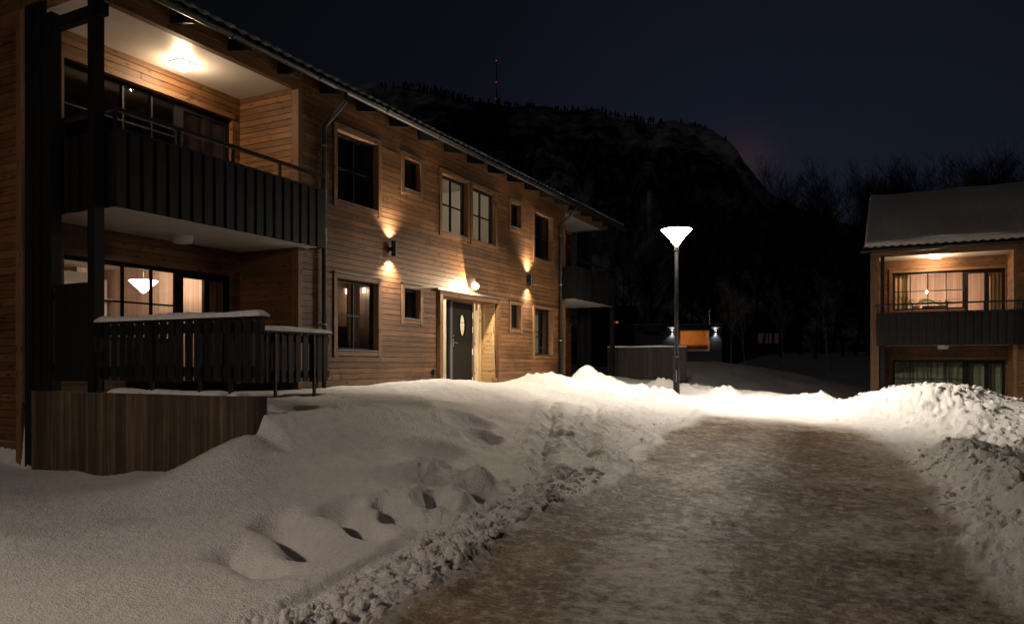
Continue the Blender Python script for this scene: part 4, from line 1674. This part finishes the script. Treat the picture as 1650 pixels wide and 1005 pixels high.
def slat_fence(F, name, fixed, s0, s1, along, zb, zt, label, cat, cap_side, post_foot, mat='black_wood', pw=.105, gap=.05, posts=(), snow=.07, face=1, seed=1):
    """Vertical slats on two rails, a plank on top with snow."""
    def P(s, d, z):
        return (s, fixed + d, z) if along == 'a' else (fixed + d, s, z)

    def bx(m, x0, x1, d0, d1, q0, q1, ax=None):
        if along == 'a':
            m.box(x0, x1, fixed + d0, fixed + d1, q0, q1, ax)
        else:
            m.box(fixed + d0, fixed + d1, x0, x1, q0, q1, ax)
    t = thing(name, F(*P((s0 + s1) / 2, 0, zb)), label, cat)
    rng = random.Random(seed)
    m = MB(F)
    x = s0 + .01
    while x < s1 - pw * .6:
        w = pw * rng.uniform(.92, 1.08)
        j = rng.uniform(-.008, .008)
        bx(m, x, min(x + w, s1), face * .024, face * .046, zb + j, zt - .025, 2)
        x += w + gap * rng.uniform(.7, 1.3)
    m.build('slats', mat, t)
    m = MB(F)
    bx(m, s0, s1, -.021, .021, zt - .17, zt - .05)
    bx(m, s0, s1, -.021, .021, zb + .06, zb + .18)
    m.build('rail', mat, t)
    for s in posts:
        m = MB(F)
        bx(m, s - .019, s + .019, face * .048, face * .086, post_foot, zt - .04)
        m.build('post', 'black_metal', t)
    m = MB(F)
    bx(m, s0 - .02, s1 + .02, -.07, .10 if face > 0 else .07, zt - .024, zt)
    cp = m.build('cap', mat, t)
    if snow:
        m = MB(F)
        slab_snow(m, lambda tt, w, u: P(s0 - .01 + (s1 - s0 + .02) * tt, .01 + w, zt + .002 + u), s1 - s0, .16, snow, seed)
        m.build('snow_cap', 'snow', cp, smooth=True)
    return t


slat_fence(F1, 'side_fence', A0 + .03, .32, 3.22, 'o', -.22, .525, 'black slatted fence standing on the retaining wall, snow on its top plank', 'fence', -1, WT, face=-1, posts=(.44, 1.45, 2.28, 2.78), seed=2)
slat_fence(F1, 'terrace_fence', .95, 7.6, 9.80, 'a', -.30, .50, 'short black slatted fence before the terrace beside the downpipe, snow on its top', 'fence', 1, -.75, face=1, posts=(8.52, 9.38), seed=3)
t = thing('privacy_screen', F1(A0, -.3, -.3), 'tall black board screen between the two near loggia posts', 'screen')
m = MB(F1)
x = -.60
while x < .10:
    m.box(A0 + .02, A0 + .045, x, x + .145, -.24, 1.03, 2)
    x += .148
m.build('boards', 'black_wood', t)
m = MB(F1)
m.box(A0 + .046, A0 + .09, -.61, .155, .86, .95)
m.box(A0 + .046, A0 + .09, -.61, .155, -.10, -.01)
m.box(A0 + .0, A0 + .10, -.61, .155, 1.031, 1.055)
m.build('rail', 'black_wood', t)
slat_fence(F1, 'yard_fence', 2 * CY - A0 + .1, .0, 2.95, 'o', -.62, .58, 'grey weathered board fence with a snowy top beyond the long house', 'fence', -1, -.9, 'grey_wood', .17, .006, (.4, 2.9), .05, -1, 7)
# deck of the terrace
m = MB(F1)
for i in range(16):
    m.box(A0 + .15, 9.9, BO + .05 + i * .145, BO + .19 + i * .145, -.55, -.515, 0)
m.build('terrace_deck', 'grey_wood', LB)

# broom in the porch, socket by the portal
t = thing('broom', F1(17.2, .05, -.55), 'broom with a pale wooden handle leaning in the porch right of the front door', 'broom')
m = MB(F1)
m.tube([(17.36, .055, -.40), (17.43, -.06, 1.00)], .013, 8)
m.build('handle', 'pale_wood', t, smooth=True)
m = MB(F1)
m.box(17.24, 17.46, .02, .08, -.46, -.40)
for i in range(11):
    m.box(17.245 + i * .019, 17.258 + i * .019, .025, .075, -.60, -.461)
m.build('brush_head', 'broom_bristle', t)
t = thing('socket_box', F1(14.45, .01, -.22), 'small black socket box on the boards left of the entrance', 'socket')
MB(F1).box(14.39, 14.50, .015, .085, -.28, -.16).build('box_body', 'black_metal', t)
MB(F1).box(14.38, 14.51, .030, .092, -.16, -.145).build('lid', 'black_metal', t)

# ------------------------------------------------------------------ second house
HB = thing('neighbour_house', F2(A0, 0, FLOOR), 'second wooden house with thick snow on its roof and a lit upper loggia', 'house')
siding(F2, 'a', 0, A0 + 3.94, 22, -0.9, 5.27, [], 'facade_wall', HB)
loggia(F2, HB, side=False, second=True)
loggia_window(F2, FLOOR, HB)
loggia_window(F2, UP, HB, label='lit window with black frame and plants inside')
m = MB(F2)
m.box(A0 + .0, A0 + .24, -.12, .0155, -1.4, CEI - .001)
m.build('corner_post', 'trim', HB)
m = MB(F2)
m.box(A0 + .29, A0 + .40, -.10, .02, -.9, CEI - .001)
m.build('post', 'black_wood', HB)
siding(F2, 'o', A0, -11.0, -.125, -1.2, 5.27, [], 'gable_wall', HB, out=-1)
tiled_roof(F2, HB, A0 - .22, 22.5, .55, -4.6, EZ + .08, 26, .17, False)
gutter(F2, HB, A0 - .30, 22.5, .60, 4.96)
m = MB(F2)
m.box(A0 + .17, 22, -10.9, -.17, 5.28, 5.30)
m.build('attic_floor', 'black_wood', HB)
m = MB(F2)
m.box(A0 + .1, 22, -11.2, -11.0, -2.2, 5.2)
m.build('rear_wall', 'siding', HB)
room(F2, A0 + .2, 10.12, -4.6, BO - .17, UP, 4.80, HB, 'interior_wood', 'living_room')
room(F2, A0 + .2, 10.12, -4.6, BO - .17, FLOOR, 1.95, HB, 'dark_room_wall')
pendant(F2, 7.78, -2.6, UP + 1.50, .05, 'bare glowing pendant bulb in the second house', 4.80, 'pendant_glow', 170, False)
for (x0, x1, s, w) in ((6.6, 7.2, 11, 'left'), (9.45, 9.95, 12, 'right')):
    c = folds(F2, x0, x1, BO - .30, UP + .05, 4.6, 'curtain', 'curtain', None, 5, .03, s)
    tag(c, 'tan curtain at the %s end of the lit upper window of the second house' % w, 'curtain')
c = folds(F2, 6.75, 9.9, BO - .30, FLOOR + .05, 1.85, 'curtain', 'green_curtain', None, 16, .035, 15)
tag(c, 'drawn green curtain across the lower window of the second house', 'curtain')
palm(F2, 7.42, BO - .5, UP + .80, 'left of two green palms in the lit upper window of the second house', 1.15, 21, 11)
palm(F2, 8.15, BO - .6, UP + .80, 'right of two green palms in the lit upper window of the second house', 1.05, 22, 11)
t = thing('sofa', F2(7.9, BO - .6, UP), 'dark sofa back behind the lit upper window of the second house', 'sofa')
MB(F2).box(7.15, 8.35, BO - .95, BO - .35, UP, UP + .72).build('seat_body', 'sofa_cloth', t)
MB(F2).box(7.60, 8.30, BO - .32, BO - .18, UP + .45, UP + 1.0).build('backrest', 'sofa_cloth', t)

# ------------------------------------------------------------------ shed beyond the yard
sc = cam_pt(1097, 585, 40)
FS = Frame((sc.x, sc.y, 0), (CT, ST, 0), (ST, -CT, 0))
SH = thing('garden_shed', FS(0, 0, -.4), 'black flat roofed shed with an orange lit window and two wall lamps', 'shed')
siding(FS, 'a', 0, -2.5, 2.2, -.9, 1.93, [(-.08, 1.54, .66, 1.78), (-2.0, -1.2, 1.55, 1.72)], 'shed_wall', SH, mat='black_siding', pitch=.16)
m = MB(FS)
m.box(-2.5, -2.35, -3.2, -.161, -.9, 1.93)
m.box(2.05, 2.2, -3.2, -.161, -.9, 1.93)
m.box(-2.5, 2.2, -3.3, -3.2, -.9, 1.93)
m.build('shed_wall', 'black_siding', SH)
m = MB(FS)
m.box(-2.6, 2.3, -3.4, .22, 1.935, 2.06)
m.build('shed_roof', 'black_metal', SH)
m = MB(FS)
slab_snow(m, lambda t, w, u: (-2.58 + 4.86 * t, -1.6 + w, 2.062 + u), 4.86, 3.5, .06, 9)
m.build('roof_snow', 'snow', SH, smooth=True)
m = MB(FS)
m.tube([(1.75, -.8, 2.06), (1.75, -.8, 2.92)], .085, 14)
m.tube([(1.75, -.8, 2.86), (1.75, -.8, 2.90)], .12, 14)
m.build('chimney', 'grey_metal', SH)
m = MB(FS)
for (x0, x1, y0, y1) in ((-.08, -.02, .66, 1.78), (1.48, 1.54, .66, 1.78), (-.02, 1.48, .66, .72), (-.02, 1.48, 1.72, 1.78)):
    m.box(x0, x1, -.10, .016, y0, y1)
w = m.build('window', 'pale_wood', SH)
MB(FS).box(-.02, 1.48, -.06, -.055, .72, 1.72).build('pane', 'glass', w)
room(FS, -.6, 1.9, -2.4, -.17, .1, 1.90, SH, 'pale_wood', 'sauna_room')
m = MB(FS)
m.box(-.58, 1.88, -2.38, -1.9, .55, .60)
m.box(-.58, 1.88, -2.38, -1.4, .95, 1.02)
m.build('bench', 'trim', SH)
t = thing('assumed_sauna_lamp', FS(.7, -1.4, 1.86), 'assumed small warm lamp inside the shed', 'lamp')  # unseen lamp, assumed behind the orange window
MB(FS).lathe((.7, -1.2, 1.80), [(.05, 0), (.09, .05), (.09, .09)], 12).build('lamp_shade', 'pendant_glow', t)
light('POINT', 'lamp_light', FS(.7, -1.0, 1.70), 34, (1.0, .38, .07), t, .08)
for (a, w) in ((-.47, 'left'), (1.86, 'right')):
    t = thing('shed_lamp', FS(a, 0, 1.66), 'small white wall lamp %s of the shed window' % w, 'wall lamp', 'lamps on the shed')
    MB(FS).box(a - .05, a + .05, .016, .10, 1.60, 1.72).build('body', 'black_metal', t)
    for s in (-1, 1):
        MB(FS).box(a - .04, a + .04, .03, .09, 1.66 + s * .064, 1.66 + s * .07).build('lens', 'spot_glow', t)
        light('SPOT', 'lamp_light', FS(a, .07, 1.66 + s * .075), 40, (.92, .92, 1.0), t, .02, (0, 0, 0) if s < 0 else (math.pi, 0, 0), R(120), .6)


# ------------------------------------------------------------------ street lamps: one in view, one assumed
def street_lamp(p, label, glow, H=4.2, down=0.0):
    t = thing('street_lamp', p, label, 'street lamp')
    x, y, z = p
    MB().lathe((x, y, z - .4), [(.078, 0), (.078, 1.44), (.074, 1.46), (.055, 1.475)], 24).build('pole_base', 'pole_paint', t, smooth=True)
    MB().lathe((x, y, z + 1.05), [(.048, 0), (.046, H - .43 - 1.05 - .12)], 20).build('pole', 'pole_paint', t, smooth=True)
    MB().lathe((x, y, z + H - .56), [(.055, 0), (.058, .05), (.055, .14)], 20).build('neck', 'grey_metal', t, smooth=True)
    MB().lathe((x, y, z + H - .42), [(.06, 0), (.20, .19), (.365, .365)], 40).build('lamp_shade', glow, t, smooth=False)
    MB().lathe((x, y, z + H - .055), [(.378, 0), (.372, .02), (.2, .045), (.01, .055)], 40).build('lid', 'white_plastic', t, smooth=True)
    for i in range(6 if down else 0):                 # added spots by the rim, light set per sector, aimed past the pole
        a = i * math.pi / 3 + .3
        q = Vector((math.sin(R(43)) * math.cos(a), math.sin(R(43)) * math.sin(a), -math.cos(R(43)))).to_track_quat('-Z', 'Y').to_euler()
        light('SPOT', 'lamp_light', (x + .34 * math.cos(a), y + .34 * math.sin(a), z + H - .16), down / 6 * (2.1, .25, .55, .75, .5, .6)[i], (1.0, .87, .71), t, .05, q, R(112), .8)
    MB().tube([(x + .02, y - .078, z + .45), (x + .02, y - .082, z + .75)], .01, 6).build('service_hatch', 'grey_metal', t)
    return t


lp = cam_pt(1090, 645, 18.1)
street_lamp((lp.x, lp.y, lp.z), 'black street lamp with a glowing white cone standing in the snow by the road', 'street_glow', 4.2, 9000.0)
assumed_lp = rf(-5.6, 0.2)  # assumed lamp, unseen, added left of the camera to light the near snow
street_lamp((assumed_lp.x, assumed_lp.y, gz(assumed_lp.x, assumed_lp.y)), 'assumed street lamp with a glowing cone, added out of view left of the camera to light the near snow', 'assumed_lamp_glow', 4.2)


# ------------------------------------------------------------------ trees
def tree_proto(seed, h=15.0, spread=.45, depth=4, birch=False):
    rng = random.Random(seed)
    tm, cm = MB(), MB()

    def grow(p, d, ln, rad, lev, m):
        pts, rr = [p], [rad]
        n = 7 if lev == 0 else 4
        q = p.copy()
        dd = d.copy()
        kids = []
        for i in range(n):
            dd = (dd + Vector((rng.uniform(-1, 1), rng.uniform(-1, 1), rng.uniform(-.4, .9))) * (.10 if lev == 0 else .22)).normalized()
            q = q + dd * (ln / n)
            pts.append(q.copy())
            rr.append(rad * (1 - .82 * (i + 1) / n))
            if lev < depth and (lev > 0 or i >= 2):
                for _ in range(2 if lev == 0 else rng.choice((1, 2))):
                    kids.append((q.copy(), dd.copy(), (i + 1) / n, rr[-1]))
        m.tube([tuple(v) for v in pts], rr, 6 if lev == 0 else 4 if lev == 1 else 3, False)
        for (kp, kd, t, kr) in kids:
            az = rng.uniform(0, 6.283)
            side = Vector((math.cos(az), math.sin(az), rng.uniform(.15, .7)))
            nd = (kd * (.55 + .3 * rng.random()) + side * (spread * 1.6)).normalized()
            if lev == 0:
                l2 = ln * (.50 - .30 * t) * rng.uniform(.8, 1.2)
            else:
                l2 = ln * rng.uniform(.45, .65)
            grow(kp, nd, l2, max(.008, kr * .7), lev + 1, cm)
    grow(Vector((0, 0, -.3)), Vector((0, 0, 1)), h, h * .011, 0, tm)
    return tm, cm


PROTO = []
PH = []
for i, (h, sp, dp) in enumerate(((15, .45, 4), (17, .35, 4), (12, .55, 4), (14, .38, 4))):
    PROTO.append(tree_proto(40 + i, h, sp, dp))
    PH.append(max(v.z for m_ in PROTO[-1] for v in m_.v))
TREE_LABEL = ['bare leafless tree with a broad crown on the dark slope', 'tall bare tree with upright limbs on the dark slope',
              'low bare tree with wide branches on the dark slope', 'slender bare tree with fine twigs on the dark slope']
made = {}


def put_tree(kind, p, sc, rot, label=None, bark='bark'):
    key = (kind, bark)
    if key not in made:
        t = thing('bare_tree', (0, 0, 0), TREE_LABEL[kind], 'tree', 'bare trees beyond the houses')
        PROTO[kind][0].build('trunk', bark, t)
        PROTO[kind][1].build('crown', bark, t)
        made[key] = t
    else:
        t = copy_tree(made[key])
    t.location = p
    t.rotation_euler = (0, 0, rot)
    t.scale = (sc, sc, sc)
    t['label'] = label or TREE_LABEL[kind]
    return t


rng = random.Random(12)
trees = []
ORD = ('first second third fourth fifth sixth seventh eighth ninth tenth eleventh twelfth thirteenth fourteenth fifteenth '
       'sixteenth seventeenth eighteenth nineteenth twentieth').split()
LOOK = ['broad crowned', 'tall', 'low wide', 'slender']
for i in range(15):
    trees.append((1195 + i * 17 + rng.uniform(-8, 8), rng.uniform(255, 285), rng.uniform(58, 82)))
for i in range(14):
    trees.append((1440 + i * 18 + rng.uniform(-8, 8), rng.uniform(222, 262) + (20 if i < 2 else 0), rng.uniform(52, 75)))
for i in range(12):
    trees.append((1010 + i * 16 + rng.uniform(-8, 8), rng.uniform(300, 380), rng.uniform(60, 95)))
for i in range(6):
    trees.append((1400 + i * 9 + rng.uniform(-4, 4), rng.uniform(270, 290), rng.uniform(60, 80)))
WHERE = (['against the sky right of the cliff'] * 15 + ['behind the roof of the second house'] * 14 +
         ['on the slope under the cliff'] * 12 + ['just left of the second house'] * 6)
for i, (x, yt, d) in enumerate(trees):
    kd = rng.randrange(4)
    nth = sorted(q[0] for q, w in zip(trees, WHERE) if w == WHERE[i]).index(x)
    p = cam_pt(x, 585, d)
    p.z = gz(p.x, p.y)
    hh = (585 - yt) / 1200 * d - p.z
    put_tree(kd, p, hh / PH[kd], rng.uniform(0, 6.28), '%s bare tree %s, %s from the left' % (LOOK[kd], WHERE[i], ORD[nth]))
for (x, yt, d, kd, lb) in ((1333, 425, 47, 1, 'thin pale birch standing alone on the snow between the shed and the second house'),
                           (1178, 440, 43, 3, 'bare tree just right of the shed, leaning over its corner'),
                           (1200, 455, 46, 1, 'bare tree behind the snow bank, second to the right of the shed'),
                           (1262, 455, 50, 3, 'slim bare tree midway between the shed and the pale birch')):
    p = cam_pt(x, 585, d)
    p.z = gz(p.x, p.y)
    put_tree(kd, p, ((585 - yt) / 1200 * d - p.z) / PH[kd], x * .37, lb, 'birch_bark')

# small lit houses far off
for (x, y, d, w, h, glow, lb) in ((1238, 545, 95, 2.6, 1.3, 'far_dim_glow', 'small dark cabin with one dim orange window far behind the shed'),
                                  (992, 519, 140, .9, .35, 'far_window_glow', 'distant dark house with tiny orange windows under the far balcony')):
    c = cam_pt(x, y, d)
    FD = Frame((c.x, c.y, c.z), (CT, ST, 0), (ST, -CT, 0))
    t = thing('distant_cabin', FD(0, 0, -2), lb, 'cabin')
    zb = gz(c.x, c.y) - 2.0 - c.z
    MB(FD).box(-4, 4, -6, 0, zb, 1.6).build('wall', 'black_siding', t)
    m = MB(FD)
    for s in (-1, 1):
        m.poly([(-4.4, s * 3.6 - 3, 1.4), (4.4, s * 3.6 - 3, 1.4), (4.4, -3, 3.4), (-4.4, -3, 3.4)])
    m.build('roof', 'dark_tile', t)
    m = MB(FD)
    m.box(-w / 2, -.08, .01, .05, -h / 2, h / 2)
    m.box(.08, w / 2, .01, .05, -h / 2, h / 2)
    m.build('window', glow, t)

# ------------------------------------------------------------------ loose lumps of ploughed snow
def lumps():
    rng = random.Random(99)
    import bmesh
    bm = bmesh.new()
    bmesh.ops.create_icosphere(bm, subdivisions=2, radius=1)
    bv = np.array([v.co[:] for v in bm.verts])
    bf = np.array([[v.index for v in f.verts] for f in bm.faces])
    bm.free()
    P = []

    def along(pts, n, off0, off1, s0, s1, t0=0, t1=1):
        seg = len(pts) - 1
        for _ in range(n):
            t = rng.uniform(t0, t1) * seg
            i = min(int(t), seg - 1)
            q = t - i
            (x0, y0), (x1, y1) = pts[i], pts[i + 1]
            dx, dy = x1 - x0, y1 - y0
            L = math.hypot(dx, dy)
            off = rng.uniform(off0, off1)
            x, y = x0 + dx * q - dy / L * off, y0 + dy * q + dx / L * off
            s = s0 * (s1 / s0) ** (rng.random() ** 2.2)
            P.append((x, y, s))
    along(EDGE_L, 950, -.14, .40, .008, .052, 0, .44)
    along(EDGE_L, 110, -.12, .42, .006, .02, .42, .85)
    along(EDGE_L, 90, -.35, -.1, .006, .02, 0, .7)
    along(BANK, 300, -.3, .75, .010, .045)
    along(PILE, 900, -.4, 2.0, .012, .06, .1, 1)
    along(EDGE_R, 90, -.1, .35, .008, .025, .35, 1)
    n = len(P)
    nv = len(bv)
    V = np.zeros((n * nv, 3))
    F = np.zeros((n * len(bf), 3), dtype=np.int64)
    pr = np.array(P)
    X, Y = pr[:, 0] * CT - pr[:, 1] * ST, pr[:, 0] * ST + pr[:, 1] * CT
    H = ground(X, Y)[0]
    for i in range(n):
        s = P[i][2]
        a = rng.uniform(0, 6.28)
        ca, sa = math.cos(a), math.sin(a)
        v = bv * (1 + .34 * (np.sin(bv[:, [1, 2, 0]] * rng.uniform(2, 4) + rng.uniform(0, 6)) * np.cos(bv[:, [2, 0, 1]] * rng.uniform(1.5, 3.5) + rng.uniform(0, 6))))
        v = v * np.array([rng.uniform(.8, 1.3), rng.uniform(.7, 1.1), rng.uniform(.55, .9)]) * s
        v = np.column_stack([v[:, 0] * ca - v[:, 1] * sa, v[:, 0] * sa + v[:, 1] * ca, v[:, 2]])
        V[i * nv:(i + 1) * nv] = v + np.array([X[i], Y[i], H[i] + s * .02])
        F[i * len(bf):(i + 1) * len(bf)] = bf + i * nv
    me = bpy.data.meshes.new('snow_clods')
    me.from_pydata(V.tolist(), [], F.tolist())
    me.polygons.foreach_set('use_smooth', [True] * len(me.polygons))
    at = me.attributes.new('dirt', 'FLOAT', 'POINT')
    at.data.foreach_set('value', np.repeat(np.array([rng.uniform(0, .22) for _ in range(n)]), nv).astype(np.float32))
    me.materials.append(MATS['snow'])
    o = bpy.data.objects.new('snow_clods', me)
    COL.objects.link(o)
    o['kind'] = 'stuff'


lumps()
